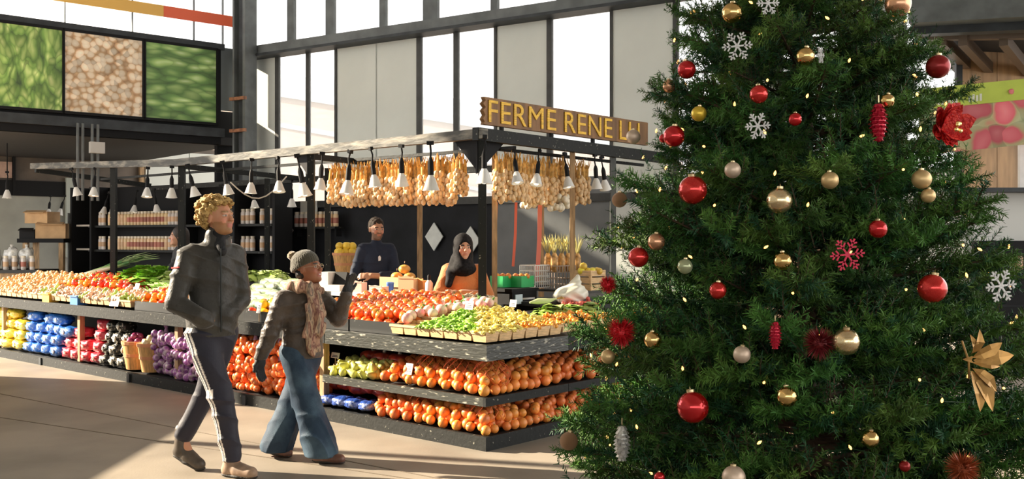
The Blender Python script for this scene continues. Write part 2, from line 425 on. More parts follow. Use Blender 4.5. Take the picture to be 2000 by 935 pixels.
for q in (-119,128,260.5,380.5,437): fbox('mullion', q-1, q+1, 4.64, 8.2, steel_grey, -.04, .04)
st = thing('coloured_stripe', 'yellow to red stripe band running across the upper left windows', 'stripe', (0,0,0))
for (a, c, m) in ((-120, 318, mat('amber_film', (.80,.46,.10), .5)), (318, 458, mat('red_film', (.80,.13,.05), .5))): fbox('band', a, c, 4.94, 5.11, m, .02, .02, st)
# recess under the fascia
sof = MB(); s0 = FP(-260, 3.05, -.02); s1 = FP(466, 3.05, -.02)
dk = mat('dark_soffit', (.03,.03,.032), .7)
sof.add([s0, s1, s1-FN*5.0, s0-FN*5.0, s0+Vector((0,0,.12)), s1+Vector((0,0,.12)), s1-FN*5.0+Vector((0,0,.12)), s0-FN*5.0+Vector((0,0,.12))], [(0,1,2,3),(4,7,6,5),(0,4,5,1),(1,5,6,2),(2,6,7,3),(3,7,4,0)])
sof.build('soffit', dk, wl)
rw = -4.8
sage = mat('sage_grey_wall', (.30,.30,.265), .6, var=(2,.12)); brown_band = mat('brown_band', (.10,.075,.055), .5, var=(1.5,.5)); 
def rbox(name, px1, px2, z1, z2, m, off=0.0, th=.08):
    # recess rear wall, columns read where that wall stands
    o0 = FA+FN*rw
    def q(px): k = (px-1000)/FPX; return (k*o0.y-o0.x)/(FD.x-k*FD.y)
    a = o0+FD*q(px1)+FN*off; c = o0+FD*q(px2)+FN*off
    return MB().box((0,0,0), ((c-a).length, th, z2-z1)).build(name, m, wl, loc=(a+c)/2+Vector((0,0,(z1+z2)/2)), rot=(0,0,ANGF))
rbox('rear_wall', -260, 470, 0, 2.34, sage); rbox('rear_band', -260, 470, 2.34, 3.4, brown_band)
rbox('light_panel', 281, 365, 2.6, 3.3, panel_m, .06); rbox('light_panel', 367, 448, 2.6, 3.3, panel_m, .06)
rbox('timber_stud', 268, 276, 2.4, 3.4, wood_post, .12); rbox('window_frame', 22, 27, 2.34, 3.4, black_flat, .08)
rbox('warm_pane', -40, 21, 2.66, 2.95, mat('pink_brick', (.45,.30,.24), .6, var=(6,.2)), .05)  # pink-brown mottled pane
rbox('dark_sill', -100, 145, 2.34, 2.62, black_flat, .06); rbox('pale_pier', 125, 140, 1.2, 2.7, mat('pale_green_pier', (.42,.45,.40), .6), .1)
# conduits with a junction box under the fascia
cd = thing('electrical_conduit', 'grey conduits with a junction box under the mushroom poster', 'conduit', FP(165, 0, .22), ANGF)
for x in (-.17, -.1, .03, .11): MB().tube([(x,-.02,2.1),(x,-.02,3.2)], .02, 6).build('pipe', steel_grey, cd, True)
MB().box((.08,-.07,2.86), (.2,.08,.16)).build('junction_box', mat('pale_box', (.5,.48,.44), .5), cd)

# posters
leaf_p = ramp_mat('print_leafy_greens', [(0,(.72,.80,.32)),(.3,(.42,.58,.16)),(.6,(.18,.33,.06)),(1,(.06,.12,.03))], scale=7.5, stretch=(1.6,1,.8), warp=.5, rot=(0,.6,0))
mush_p = ramp_mat('print_mushrooms', [(0,(.92,.80,.64)),(.5,(.80,.64,.46)),(.66,(.60,.38,.20)),(1,(.36,.17,.07))], scale=10.5, stretch=(1,1,1.15), warp=.12)
cuke_p = ramp_mat('print_cucumbers', [(0,(.62,.74,.40)),(.28,(.34,.50,.16)),(.55,(.13,.26,.06)),(1,(.03,.07,.02))], scale=5.6, stretch=(.55,1,1.75), warp=.25, rot=(0,-.22,0))
for (a, c, m, lb) in ((-22,119,leaf_p,'poster of leafy green herbs, leftmost of the three'), (124,275,mush_p,'poster of piled white mushrooms in the middle of the three'), (282,419,cuke_p,'poster of green cucumbers nearest the corner column')):
    p0 = FP(a, 3.36, .04); p1 = FP(c, 3.36, .04); t = thing('vegetable_poster', lb, 'poster', (p0+p1)/2, ANGF, 'vegetable posters')
    w = (p1-p0).length
    MB().box((0,0,.59), (w,.03,1.18)).build('print', m, t)
    for (x, z, sx, sz) in ((0,0,w+.06,.04),(0,1.18,w+.06,.04),(-w/2-.012,.59,.024,1.2),(w/2+.012,.59,.024,1.2)): MB().box((x,-.01,z), (sx,.05,sz)).build('frame', black_flat, t)

# ------------------------------------------------------------------ unseen wall added left of the camera to block sun from tree and floor
off = thing('sun_block_wall', 'unseen grey wall added left of the viewer to block the sun', 'wall'); off['kind'] = 'structure'; off.name = 'wall_sun_block'
MB().box((-6.3, -1.2, 3.2), (.3, 14.6, 6.4)).build('panel', panel_m, off); MB().box((-6.3, 8.7, .8), (.3, 5.2, 1.6)).build('sun_block_sill', panel_m, off)  # low sill added to keep sun off the left floor
for yy in (8.6, 10.3): MB().box((-6.3, yy, 4.05), (.12, .1, 4.7)).build('mullion', mullion_m, off)  # unseen posts added above the sill, streaking the sunlight

# ------------------------------------------------------------------ right background: mezzanine, banner, kiosk
mz = bpy.data.objects.new('ceiling', None); COL.objects.link(mz); struct(mz, 'steel mezzanine with dark trussed underside at upper right', 'ceiling')
wood_warm = mat('warm_wood_panel', (.42,.26,.13), .5, var=(3,.3), stretch=(3,3,.4))
MB().bar(P(1780, 22, 12.0), P(2300, -10, 10.6), .3, .34).build('beam', steel_grey, mz)
MB().bar(P(1780, 62, 12.2), P(2300, 40, 10.8), .2, .10).build('beam', steel_dark, mz)
MB().bar(P(1790, 72, 12.6), P(2300, 62, 11.0), .12, .10).build('beam', mat('brown_steel', (.11,.075,.05), .5), mz)
for (a, c, d1, d2) in ((1840, 2060, 12.4, 15.5), (1880, 2140, 12.2, 15.2), (1960, 2220, 12.0, 15.0)):
    p = P(a, 78, d1); q = Vector((p.x+2.3, p.y+3.2, p.z-.25)); MB().bar(p, q, .10, .14).build('joist', MATS['brown_steel'], mz)
a = P(1790, 70, 12.6); c = P(2350, 50, 11.0)
MB().add([a, c, c+Vector((3,5,.1)), a+Vector((3,5,.1)), a+Vector((0,0,.06)), c+Vector((0,0,.06)), c+Vector((3,5,.16)), a+Vector((3,5,.16))], [(0,1,2,3),(4,7,6,5),(0,4,5,1),(1,5,6,2),(2,6,7,3),(3,7,4,0)]).build('deck', dk, mz)
for x in (1797, 1812): MB().tube([P(x,-40,11.9), P(x,46,11.9)], .035, 8).build('pipe', steel_grey, mz, True)
ks = thing('market_kiosk', 'warm wood panelled kiosk with white counter behind the tree at right', 'kiosk', P(1990, HZ, 13)-Vector((0,0,CAMH)), 0)
O = ks.location
def kbox(name, px1, px2, y1, y2, d, m, th=.06):
    a = P(px1, y1, d); c = P(px2, y2, d); return MB().box((a+c)/2-O, (abs(c.x-a.x), th, abs(a.z-c.z))).build(name, m, ks)
kbox('back_panel', 1872, 1945, 90, 372, 13.6, wood_warm); kbox('back_panel', 1946, 2010, 90, 372, 13.6, wood_warm); kbox('back_panel', 2011, 2200, 90, 372, 13.6, wood_warm)
kbox('white_post', 1990, 2018, 280, 372, 12.7, white_m); kbox('counter_front', 1880, 2200, 374, 700, 12.6, mat('white_laminate', (.62,.61,.57), .5)); kbox('counter_top', 1870, 2200, 368, 376, 12.5, steel_dark, .5)
kbox('dark_frame', 1866, 1878, 95, 372, 13.4, steel_dark); kbox('dark_front', 1900, 2200, 470, 760, 12.2, black_flat); 
for (x, y, w, h) in ((1985,510,26,36),(2015,510,26,36)):
    p = P(x, y+h/2, 11.4); t = thing('storage_jar', 'copper lidded jar on the kiosk shelf, %s' % ('at the right picture edge' if x < 2000 else 'just outside the right edge'), 'jar', p)
    MB().lathe([(.06,0),(.072,.02),(.072,.15),(.055,.17)], 14).build('glass', mat('amber_jar', (.45,.28,.16), .2, var=(8,.3)), t, True); MB().lathe([(.06,.17),(.06,.205)], 14).build('lid', black_flat, t, True)
MB().box(P(1990, 532, 11.4)-O, (1.0,.4,.04)).build('shelf', black_flat, ks); MB().box(P(1990, 600, 11.5)-O, (1.0,.35,.04)).build('shelf', black_flat, ks)
bn = thing('radish_banner', 'banner with lime green header and pink radishes behind the tree', 'banner', (0,0,0))
pa, pb = P(1795, 190, 12.6), P(2200, 150, 11.6); q0, q1 = P(1795, 303, 12.6), P(2200, 262, 11.6)
def bpt(u, w, off=0.0): n = Vector((-.3,-.95,0)).normalized(); return (pa.lerp(pb, u)).lerp(q0.lerp(q1, u), w)+n*off
def bquad(name, u0, u1, w0, w1, m, off): MB().add([bpt(u0,w1,off), bpt(u1,w1,off), bpt(u1,w0,off), bpt(u0,w0,off), bpt(u0,w1,off-.02), bpt(u1,w1,off-.02), bpt(u1,w0,off-.02), bpt(u0,w0,off-.02)], [(0,1,2,3),(4,7,6,5),(0,4,5,1),(1,5,6,2),(2,6,7,3),(3,7,4,0)]).build(name, m, bn)
rad_p = ramp_mat('print_radishes', [(0,(.85,.25,.28)),(.42,(.72,.13,.17)),(.55,(.48,.42,.22)),(.75,(.50,.50,.30)),(1,(.2,.28,.12))], scale=3.4, warp=.3)
bquad('print', 0, 1, .0, 1, rad_p, 0); bquad('header', 0, 1, -.14, .22, mat('lime_print', (.55,.66,.10), .5, var=(3,.1)), .012)

# solid floor beyond right kiosk: closing wall far right
struct(MB().box((9.5, 17.5, 1.4), (9, .2, 2.8)).build('wall_right', panel_m), 'grey hall wall behind the kiosk at far right', 'wall')

# unseen roof added over the hall to cut overhead sky light
struct(MB().box((0, 4.5, 8.3), (26, 27, .2)).build('ceiling', mat('added_roof_lining', (.42,.41,.38), .8, var=(1,.1))), 'pale unseen roof added above the hall to cut sky light', 'ceiling')

# unseen wall added behind the viewer to cut front fill, open band for highlights
fw = bpy.data.objects.new('wall_fill_block', None); COL.objects.link(fw); struct(fw, 'unseen grey wall with an open band, added behind the viewer to cut fill light', 'wall')
for (z0, z1) in ((0, 2.0), (4.6, 8.2)): MB().box((1, -8.0, (z0+z1)/2), (26, .2, z1-z0)).build('panel', panel_m, fw)
for x in range(-12, 15, 2): MB().box((x, -8.0, 3.3), (.16, .16, 2.6)).build('mullion', mullion_m, fw)
# ------------------------------------------------------------------ banner lettering (too soft in the photo to read: pale letter shapes) and small radish mark
bw = mat('banner_white', (.80,.82,.70), .5)
lt = MB(); u = .06
for grp in ((8,.018),(4,.018)):
    for i in range(grp[0]):
        h = random.choice((.11,.11,.15)); a_, c_ = bpt(u, .10-h/2+.02, .018), bpt(u+.012, .10-h/2+.02, .018); d_, e_ = bpt(u, .17, .018), bpt(u+.012, .17, .018)
        lt.add([d_, e_, c_, a_], [(0,1,2,3)]); u += grp[1]
    u += .05
lt.build('lettering', bw, bn)
MB().ball(bpt(.465,.06,.02), .035, 10, 6, (1,.3,1)).build('radish_mark', mat('radish_print', (.75,.2,.2), .5), bn, True)

# ------------------------------------------------------------------ display stand: long left run with the corner, and right run
LEN = 11.0
def sbox(mb, t0, t1, b0, b1, z0, z1):
    c = S((t0+t1)/2, (b0+b1)/2, (z0+z1)/2); mb.box(c, (t1-t0, b1-b0, z1-z0), ANG_U); return mb
dark_in = mat('dark_shelf_board', (.02,.02,.02), .6)
ds = thing('produce_display_stand', 'long black tiered produce stand running from the near corner to the left', 'display stand', S(0,0,0))
inv = -ds.location
def part(name, fn, m, par, smooth=False):
    mb = MB(); fn(mb); o = mb.build(name, m, par, smooth); o.location = -par.location; return o
LZ0, LZ1 = .655, .775
part('front_lip', lambda m: sbox(m, 0, 1.88, 0, .035, LZ0, LZ1), lit_lip, ds)
part('front_lip', lambda m: sbox(m, 1.89, LEN, .0, .035, LZ0, LZ1), black_paint, ds)
part('end_lip', lambda m: sbox(m, -.03, .0, 0, .98, LZ0, LZ1), lit_lip, ds)
def tilt(mb, t0, t1, b0, b1, z0, z1, th=.025):
    q = [S(t0,b0,z0), S(t1,b0,z0), S(t1,b1,z1), S(t0,b1,z1)]; d = Vector((0,0,-th))
    mb.add(q+[p+d for p in q], [(0,1,2,3)[::-1],(4,5,6,7)[::1],(0,1,5,4),(1,2,6,5),(2,3,7,6),(3,0,4,7)])
part('top_board', lambda m: tilt(m, .95, LEN, .03, .98, .74, .90), dark_in, ds)
def hip(mb, n, z0, z1):
    q = [S(0,0,z0), S(n,0,z0), S(n,n,z1), S(0,n,z0)]; d = Vector((0,0,-.025)); mb.add(q+[v+d for v in q], [(0,2,1),(0,3,2),(4,5,6),(4,6,7),(0,1,5,4),(1,2,6,5),(2,3,7,6),(3,0,4,7)])
part('corner_board', lambda m: hip(m, .95, .75, .90), dark_in, ds); part('corner_shelf', lambda m: hip(m, .62, .36, .43), dark_in, ds); part('corner_shelf', lambda m: sbox(m, 0, .6, .62, .98, .34, .36), dark_in, ds)
part('back_panel', lambda m: sbox(m, .9, LEN, .95, .98, .0, .88), black_flat, ds)
part('middle_shelf', lambda m: tilt(m, .62, 1.9, .02, .62, .36, .43), dark_in, ds)
part('middle_lip', lambda m: sbox(m, 0, 1.9, -.01, .02, .32, .385), lit_lip, ds); part('middle_end_lip', lambda m: sbox(m, -.03, 0, -.01, .98, .32, .385), black_paint, ds)
part('base_board', lambda m: tilt(m, 0, LEN, .0, .95, .085, .09), dark_in, ds)
part('base_lip', lambda m: sbox(m, -.03, LEN, -.04, -.005, .0, .105), black_paint, ds); part('base_end_lip', lambda m: sbox(m, -.06, -.03, -.04, .98, .0, .105), black_paint, ds)
part('inner_panel', lambda m: sbox(m, .62, 1.9, .62, .64, .1, .74), black_flat, ds)
for t in (1.97, 4.4, 6.6, 8.8): part('support_post', lambda m: sbox(m, t, t+.06, .06, .12, .1, .66), wood_post, ds)
for t in (3.0, 5.2, 7.4, 9.6): part('base_foot', lambda m: sbox(m, t, t+.05, -.055, -.04, .0, .09), steel_dark, ds)
rs = thing('produce_display_stand', 'shorter black produce stand running right from the near corner behind the tree', 'display stand', S(0,1,0))
RL = 4.6
part('front_lip', lambda m: sbox(m, -.03, .0, .985, RL, LZ0, LZ1), black_paint, rs)
def tilt_r(mb, b0, b1, t0, t1, z0, z1, th=.025):
    q = [S(t0,b0,z0), S(t0,b1,z0), S(t1,b1,z1), S(t1,b0,z1)]; d = Vector((0,0,-th))
    mb.add(q+[p+d for p in q], [(0,1,2,3),(4,7,6,5),(0,4,5,1),(1,5,6,2),(2,6,7,3),(3,7,4,0)])
part('top_board', lambda m: tilt_r(m, .99, RL, .0, .9, .74, .90), dark_in, rs)
part('middle_shelf', lambda m: tilt_r(m, .99, RL, .0, .55, .36, .43), dark_in, rs); part('middle_lip', lambda m: sbox(m, -.03, 0, .985, RL, .32, .385), black_paint, rs)
part('base_board', lambda m: tilt_r(m, .99, RL, -.02, .9, .075, .10), dark_in, rs); part('base_lip', lambda m: sbox(m, -.06, -.03, .985, RL, .0, .105), black_paint, rs)
part('inner_panel', lambda m: sbox(m, .58, .60, .99, RL, .1, .74), black_flat, rs); part('back_panel', lambda m: sbox(m, .88, .9, .99, RL, 0, .88), black_flat, rs)

# ------------------------------------------------------------------ canopy frame
cn = thing('stall_canopy_frame', 'black timber canopy frame on posts over the farm stall', 'canopy', S(.9,.9,0))
beam_lit = mat('sunlit_worn_beam', (.06,.057,.048), .55, spec=.3, var=(9, 1), col2=(.26,.235,.19), thr=(.45,.7), bump=(16,.2), stretch=(.5,.5,2))  # worn paint, paler than the other beams: sunlight put into the front beam colour
def cbar(name, a, b, w, h, m=black_paint): mb = MB().bar(a, b, w, h); o = mb.build(name, m, cn); o.location = -cn.location; return o
ZC = 2.47; BT = 5.0
cbar('front_beam', S(.82,.9,ZC), S(.9+BT,.9,ZC), .07, .085, beam_lit); cbar('front_beam', S(.9+BT,.9,ZC), S(9.9,.9,2.62), .07, .085, beam_lit)
cbar('right_beam', S(.9,.86,ZC), S(.9,3.9,ZC-.03), .07, .11)
cbar('roof_edge', S(.78,.80,ZC+.055), S(9.9,.80,ZC+.20), .10, .012, steel_dark) if False else None
for (t, z) in ((tpx(600,.9), ZC), (tpx(348,.9), ZC+.02), (.9, ZC), (tpx(215,.9), 2.56)): cbar('post', S(t,.95,.8), S(t,.95,z-.04), .07, .07)
for (px, b0, y0) in ((640, 1.7, 0), (522, 2.4, 0), (820, 2.7, 1)):
    t = tpx(px, b0); cbar('inner_post', S(t,b0,0), S(t,b0,2.36), .06, .06, black_paint if not y0 else wood_post)
for bb in (1.15, 1.95): cbar('right_post', S(.95, bpx(1118 if bb < 1.5 else 1198, .95), .8), S(.95, bpx(1118 if bb < 1.5 else 1198, .95), ZC-.05), .05, .05, wood_post if bb < 1.5 else steel_grey)
cbar('inner_post', S(tpx(966,1.6),1.6,0), S(tpx(966,1.6),1.6,2.4), .05, .05, wood_post); cbar('inner_post', S(1.9, bpx(1057,1.9), 0), S(1.9, bpx(1057,1.9), 2.4), .06, .06, wood_post)
cbar('inner_beam', S(1.9,2.7,2.33), S(9.9,2.7,2.36), .06, .07); cbar('inner_beam', S(1.0,1.5,2.40), S(9.0,1.5,2.42), .03, .03); cbar('inner_beam', S(1.2,.95,2.40), S(1.2,3.9,2.38), .03, .03)
cbar('cross_beam', S(tpx(600,.9),.95,2.41), S(tpx(600,.9),2.7,2.36), .05, .06); cbar('cross_beam', S(tpx(348,.9),.95,2.43), S(tpx(348,.9),2.7,2.36), .05, .06); cbar('cross_beam', S(9.8,.9,2.56), S(9.8,2.7,2.4), .06, .07)
# triangular gussets at post heads
def gusset(t, d, z, w=.26, b=.94):
    mb = MB(); p = [S(t,b,z), S(t+d*w,b,z), S(t,b,z-w)]; q = [v+V*.02 for v in p]
    mb.add(p+q, [(0,1,2),(5,4,3),(0,3,4,1),(1,4,5,2),(2,5,3,0)]); o = mb.build('gusset', black_flat, cn); o.location = -cn.location
gusset(.93, 1, ZC-.04, .3); gusset(tpx(600,.9), 1, ZC-.04, .26)
mb = MB(); p = [S(.94,.93,ZC-.05), S(.94,1.28,ZC-.05), S(.94,.93,ZC-.34)]; q = [v+U*.02 for v in p]; mb.add(p+q, [(0,2,1),(3,4,5),(0,1,4,3),(1,2,5,4),(2,0,3,5)]); o = mb.build('gusset', black_flat, cn); o.location = -cn.location

# ------------------------------------------------------------------ carved farm sign
def SR(s, z, off=0.0): return S(.9-off, .9+s, z)
sg = thing('farm_sign', 'long brown wooden sign with yellow letters above the stall corner', 'sign', S(.92,.86,2.52), 0)
board_m = mat('sign_board', (.20,.095,.03), .6, var=(5,.3), stretch=(3,3,.5)); yel = mat('sign_yellow', (.78,.46,.03), .55, var=(30,.25))
B0, B1 = P(942, 216, 8.65), P(1262, 262, 10.55); sdir = B1-B0; sdir.z = 0; SL = sdir.length; sdir.normalize(); ANGS = math.atan2(sdir.y, sdir.x)
ztilt = (B1.z-B0.z)/SL
sg.location = (B0.x, B0.y, B0.z); sg.rotation_euler = (0, -math.atan(ztilt), ANGS)
hb = 53/2*8.65/FPX*1.02
edge = [(0,-hb),(SL,-hb),(SL,hb),(0,hb)]+[(.02,hb*.75),(-.012,hb*.5),(.022,hb*.25),(-.01,0),(.018,-hb*.3),(-.012,-hb*.6),(.01,-hb*.8)]
MB().poly(edge, .045).build('board', board_m, sg)
fc = bpy.data.curves.new('lettering', 'FONT'); fc.body = 'FERME RENE LU'; fc.size = .255; fc.extrude = .006; fc.space_character = 1.06; fc.space_word = .85
fo = bpy.data.objects.new('tmp', fc); COL.objects.link(fo); bpy.context.view_layer.update()
me = bpy.data.meshes.new_from_object(fo.evaluated_get(bpy.context.evaluated_depsgraph_get())); bpy.data.objects.remove(fo)
xs = [v.co.x for v in me.vertices]; ys = [v.co.y for v in me.vertices]; w0 = max(xs)-min(xs)
for v in me.vertices: v.co.x = (v.co.x-min(xs))/w0; v.co.y = v.co.y
y0, y1 = min(ys), max(ys)
for v in me.vertices: v.co.y = (v.co.y-(y0+y1)/2)/(y1-y0)
me.materials.clear(); me.materials.append(yel)
put('lettering', me, sg, (.05,-.027,0), (R(90),0,0), (SL-.22, hb*1.62, 1))
for x in (.25, .95, 1.6): MB().box((x,.0,-hb-.05), (.03,.03,.14)).build('bracket', black_flat, sg)

# ------------------------------------------------------------------ clamp lamps
def lamp_meshes():
    a = MB().lathe([(.016,.085),(.024,.06),(.034,.045),(.06,-.035),(.068,-.05),(.062,-.05),(.056,-.035),(.02,.04)], 14).mesh('shade', white_m, True)
    b = MB().ball((0,0,-.02), .032, 10, 7).mesh('bulb', mat('lamp_bulb', (.9,.88,.82), .3, emit=((1,.9,.7), 1.2)), True)
    c = MB().lathe([(.024,.07),(.024,.17),(.012,.21)], 8).mesh('socket', black_flat, True)
    d = MB().tube([(0,0,.2),(.01,0,.26),(0,0,.31)], .008, 6).box((0,0,.32), (.03,.05,.03)).mesh('clamp', black_flat)
    return a, b, c, d
LM = lamp_meshes()
def clamp_lamp(loc, label, rot=(0,0,0), sc=1.0):
    t = thing('clamp_lamp', label, 'lamp', loc, group='clamp lamps hanging from the stall canopy', rot=rot, scale=sc)
    for n, m in zip(('shade','bulb','socket','clamp'), LM): put(n, m, t)
    return t
fr = [(150,349,.9),(183,353,.9),(287,352,.9),(335,345,.9),(380,345,.9),(445,346,.9),(490,333,.9),(545,326,.9),(594,333,.9),(626,320,.9),(678,328,.9),(732,328,.9),(785,318,.9),(842,318,.9)]
for i, (px, py, b_) in enumerate(fr):
    t = tpx(px, b_-.06); d = S(t, b_-.06).y; q = P(px, py+8, d)
    big = (1.15 if i in (8,10,13) else 1.0)
    zt = ZC-.05 if t < 5.9 else ZC-.05+(t-5.9)*.0375
    clamp_lamp((q.x, q.y, zt-.32*big), '%s white clamp lamp from the left on the front canopy beam' % ordn(i), (rnd(-.25,.25), rnd(-.2,.2), rnd(0,3)), big)
clamp_lamp((S(.84,.88).x+.02, S(.84,.88).y, ZC-.05-.33), 'white clamp lamp hung right at the canopy corner post', (.0,0,.4), 1.1)
for i, (px, py) in enumerate(((1010,305),(1048,300),(1110,325),(1165,330),(1182,340))):
    bb = bpx(px, .84); q = S(.84, bb); clamp_lamp((q.x, q.y, 2.09+rnd(0,.02)), '%s white clamp lamp from the corner on the right canopy beam' % ordn(i), (rnd(-.3,.3), rnd(-.3,.3), rnd(0,3)), .9)
for i, (px, py) in enumerate(((70,352),(95,350),(117,352),(203,362),(220,342),(262,368),(306,366),(441,376),(497,378),(570,372))):
    t = tpx(px, 2.62); q = S(t, 2.62); z = CAMH-(py-HZ)*q.y/FPX
    clamp_lamp((q.x, q.y, 2.36-.33), '%s small clamp lamp from the left on the rear inner beam' % ordn(i), (rnd(-.3,.3), rnd(-.3,.3), rnd(0,3)), .95)
q = P(14, 380, 15.5); t = clamp_lamp(q, 'lone clamp lamp hanging at the far left edge', (0,0,0), 1.1); MB().tube([(0,0,.28),(0,0,.74)], .008, 5).build('cord', black_flat, t)
# sagging cable
mb = MB(); a = S(tpx(450,.95),.95,2.2); c = S(tpx(560,1.5),1.5,2.28); mb.tube([a.lerp(c, k/8)-Vector((0,0,.22*math.sin(math.pi*k/8))) for k in range(9)], .008, 5)
tag(mb.build('power_cable', mat('pale_cable', (.55,.5,.45), .5), smooth=True), 'pale cable sagging between canopy posts above the blond man', 'cable')

# ------------------------------------------------------------------ braided garlic
straw = mat('dry_straw', (.62,.34,.09), .8, var=(30,.35), rnd_v=.15); garlic_m = mat('garlic_skin', (.80,.55,.30), .6, var=(25,.25), rnd_v=.15); garlic_w = mat('white_garlic', (.86,.78,.62), .6, var=(25,.15))
def braid_mesh(n, seed, ln=.44):
    rg = random.Random(seed); s_ = MB(); g = MB()
    s_.tube([(0,0,0),(0,0,-.06),(rg.uniform(-.01,.01),0,-.14),(0,0,-.20)], [.010,.022,.026,.016], 6)
    for k in range(5): a = rg.uniform(0,6.28); s_.tube([(0,0,-.08),(math.cos(a)*.03,math.sin(a)*.03,-.02),(math.cos(a)*.05,math.sin(a)*.05,.045)], [.008,.006,.003], 4)
    for k in range(n):
        z = -.16-(ln-.18)*k/n; a = k*2.4+rg.uniform(-.3,.3); r = .028
        g.ball((math.cos(a)*r, math.sin(a)*r, z), .029*rg.uniform(.85,1.15), 8, 5, (1,1,1.15))
    return s_.mesh('straw_top', straw, True), g.mesh('garlic_bulbs', garlic_m, True)
BR = [braid_mesh(15, k) for k in range(5)]
def braid(loc, label, grp, sc=1.0):
    t = thing('garlic_braid', label, 'garlic braid', loc, rnd(0,6), grp, scale=(sc*.92, sc*.92, sc))
    a, b = random.choice(BR); put('straw_top', a, t); put('garlic_bulbs', b, t)
n = 36
for i in range(n):
    px = 646+(908-646)*i/(n-1); bb = 1.5+rnd(-.04,.04); t = tpx(px, bb); sc = (.92 if i < 3 else 1.02) if i < n-3 else .85
    braid(S(t, bb, 2.34+rnd(-.02,.02)), '%s garlic braid from the left in the long hanging row' % ordn(i), 'garlic braids left of the corner post', sc)
n = 24
for i in range(n):
    px = 970+(1146-970)*i/(n-1); tt = 1.2+rnd(-.04,.04); bb = bpx(px, tt)
    braid(S(tt, bb, 2.33+rnd(-.03,.02)), '%s garlic braid from the corner post in the right row' % ordn(i), 'garlic braids right of the corner post', .98)
for (px, py, w, lb) in ((1088, 392, .13, 'round bunch of white garlic hanging below the right braids'), (1035, 385, .10, 'small bunch of pale garlic hanging left of the white bunch')):
    d = 9.9; t = thing('garlic_bunch', lb, 'garlic', P(px, py, d), group='white garlic bunches')
    g = MB()
    for k in range(26): a, r_ = rnd(0,6.28), rnd(.2,1)*w; g.ball((math.cos(a)*r_, math.sin(a)*r_, rnd(-.09,.06)), .032, 8, 5, (1,1,1.1))
    g.build('garlic_bulbs', garlic_w, t, True); MB().tube([(0,0,.05),(0,0,.45)], .006, 5).build('string', straw, t)
for (px, y0, y1, d, c, lb) in ((1008, 395, 520, 10.2, (.75,.16,.10), 'thin red strap hanging behind the green fruit boxes'), (1055, 380, 550, 10.0, (.78,.22,.16), 'wide pink-red strap hanging beside the brown post'), (970, 395, 470, 10.4, (.55,.2,.08), 'short rust strap hanging beside the seller')):
    a, c2 = P(px, y0, d), P(px-6, y1, d); mb = MB(); k = .022 if px == 1055 else .014
    mb.bar(a, a.lerp(c2,.5)+Vector((.008,0,0)), k*2, .008, up=(0,1,0)); mb.bar(a.lerp(c2,.5)+Vector((.008,0,0)), c2, k*2, .008, up=(0,1,0))
    tag(mb.build('hanging_strap', mat('strap_%d' % px, c, .6)), lb, 'strap', 'hanging straps')

# ------------------------------------------------------------------ rear shelf unit with jars, white diamonds
J0 = P(545, HZ, 14.6); J0.z = 0; J1 = J0+W*4.96
ANGJ = ANGW
ju = thing('jar_shelf_unit', 'tall black shelf unit filled with rows of jars behind the man', 'shelf', J1, ANGJ)   # local x runs to the right
JL = 4.96
MB().box((JL/2,.26,1.22), (JL,.03,2.44)).build('back_panel', black_flat, ju)
for z in (.9, 1.37, 1.78): MB().box((JL/2+.15,.1,z-.02), (JL-.5,.3,.035)).build('shelf_board', black_paint, ju)
for x in (.0, .55, 2.85, 4.1, JL): MB().box((x,.06,1.22), (.05,.34,2.44)).build('upright', black_flat, ju)
MB().box((-.08,-.1,1.0), (.03,.03,2.0)).build('corner_rail', steel_grey, ju)
for z in (1.37, 1.78): MB().box((.28,-.04,z), (.42,.03,.03)).build('shelf_edge', mat('pale_edge', (.45,.4,.34), .6), ju)
jar_b = MB().lathe([(.036,0),(.040,.01),(.040,.17),(.030,.19)], 10).mesh('jar_body', mat('jar_cream', (.72,.52,.30), .35, rnd_v=.12, rnd_h=.012), True)
jar_lab = MB().lathe([(.0412,.05),(.0412,.13)], 10).mesh('label_band', mat('jar_label', (.62,.40,.24), .6, rnd_v=.25), True)
jar_lid = MB().lathe([(.034,.19),(.034,.225)], 10).mesh('lid', mat('jar_lid', (.70,.62,.50), .4, rnd_v=.15), True)
jar_b2 = MB().lathe([(.036,0),(.040,.01),(.040,.17),(.030,.19)], 10).mesh('jar_body', mat('jar_pale', (.66,.60,.56), .35, rnd_v=.12), True)
jar_dk = MB().lathe([(.0412,.05),(.0412,.13)], 10).mesh('label_band', mat('jar_label_red', (.40,.14,.10), .6, rnd_v=.3), True)
def jar(loc, label, grp, b=jar_b, l=jar_lab):
    t = thing('preserve_jar', label, 'jar', loc, rnd(0,6), grp); put('jar_body', b, t); put('label_band', l, t); put('lid', jar_lid, t)
Mju = Matrix.Translation(J1)@Matrix.Rotation(ANGJ, 4, 'Z')
for ri, (z, nm) in enumerate(((1.78,'upper'),(1.37,'lower'))):
    n1 = 25; sp = .087
    for i in range(n1):
        if i == 2: continue
        q = Mju@Vector((.64+i*sp, .03, z)); pale = i > 20 or i < 2
        jar(q, '%s jar from the left on the %s rear shelf' % (ordn(i), nm), 'jars on the long rear shelf', jar_b2 if pale else jar_b, jar_dk if i > 8 and i < 20 else jar_lab)
    for i in range(13):
        if i in (5, 9): continue
        q = Mju@Vector((3.55+i*.103, .03, z)); jar(q, '%s jar right of the blond man on the %s rear shelf' % (ordn(i), nm), 'jars on the rear shelf right of the man', jar_b2, jar_dk if i < 5 else jar_lab)
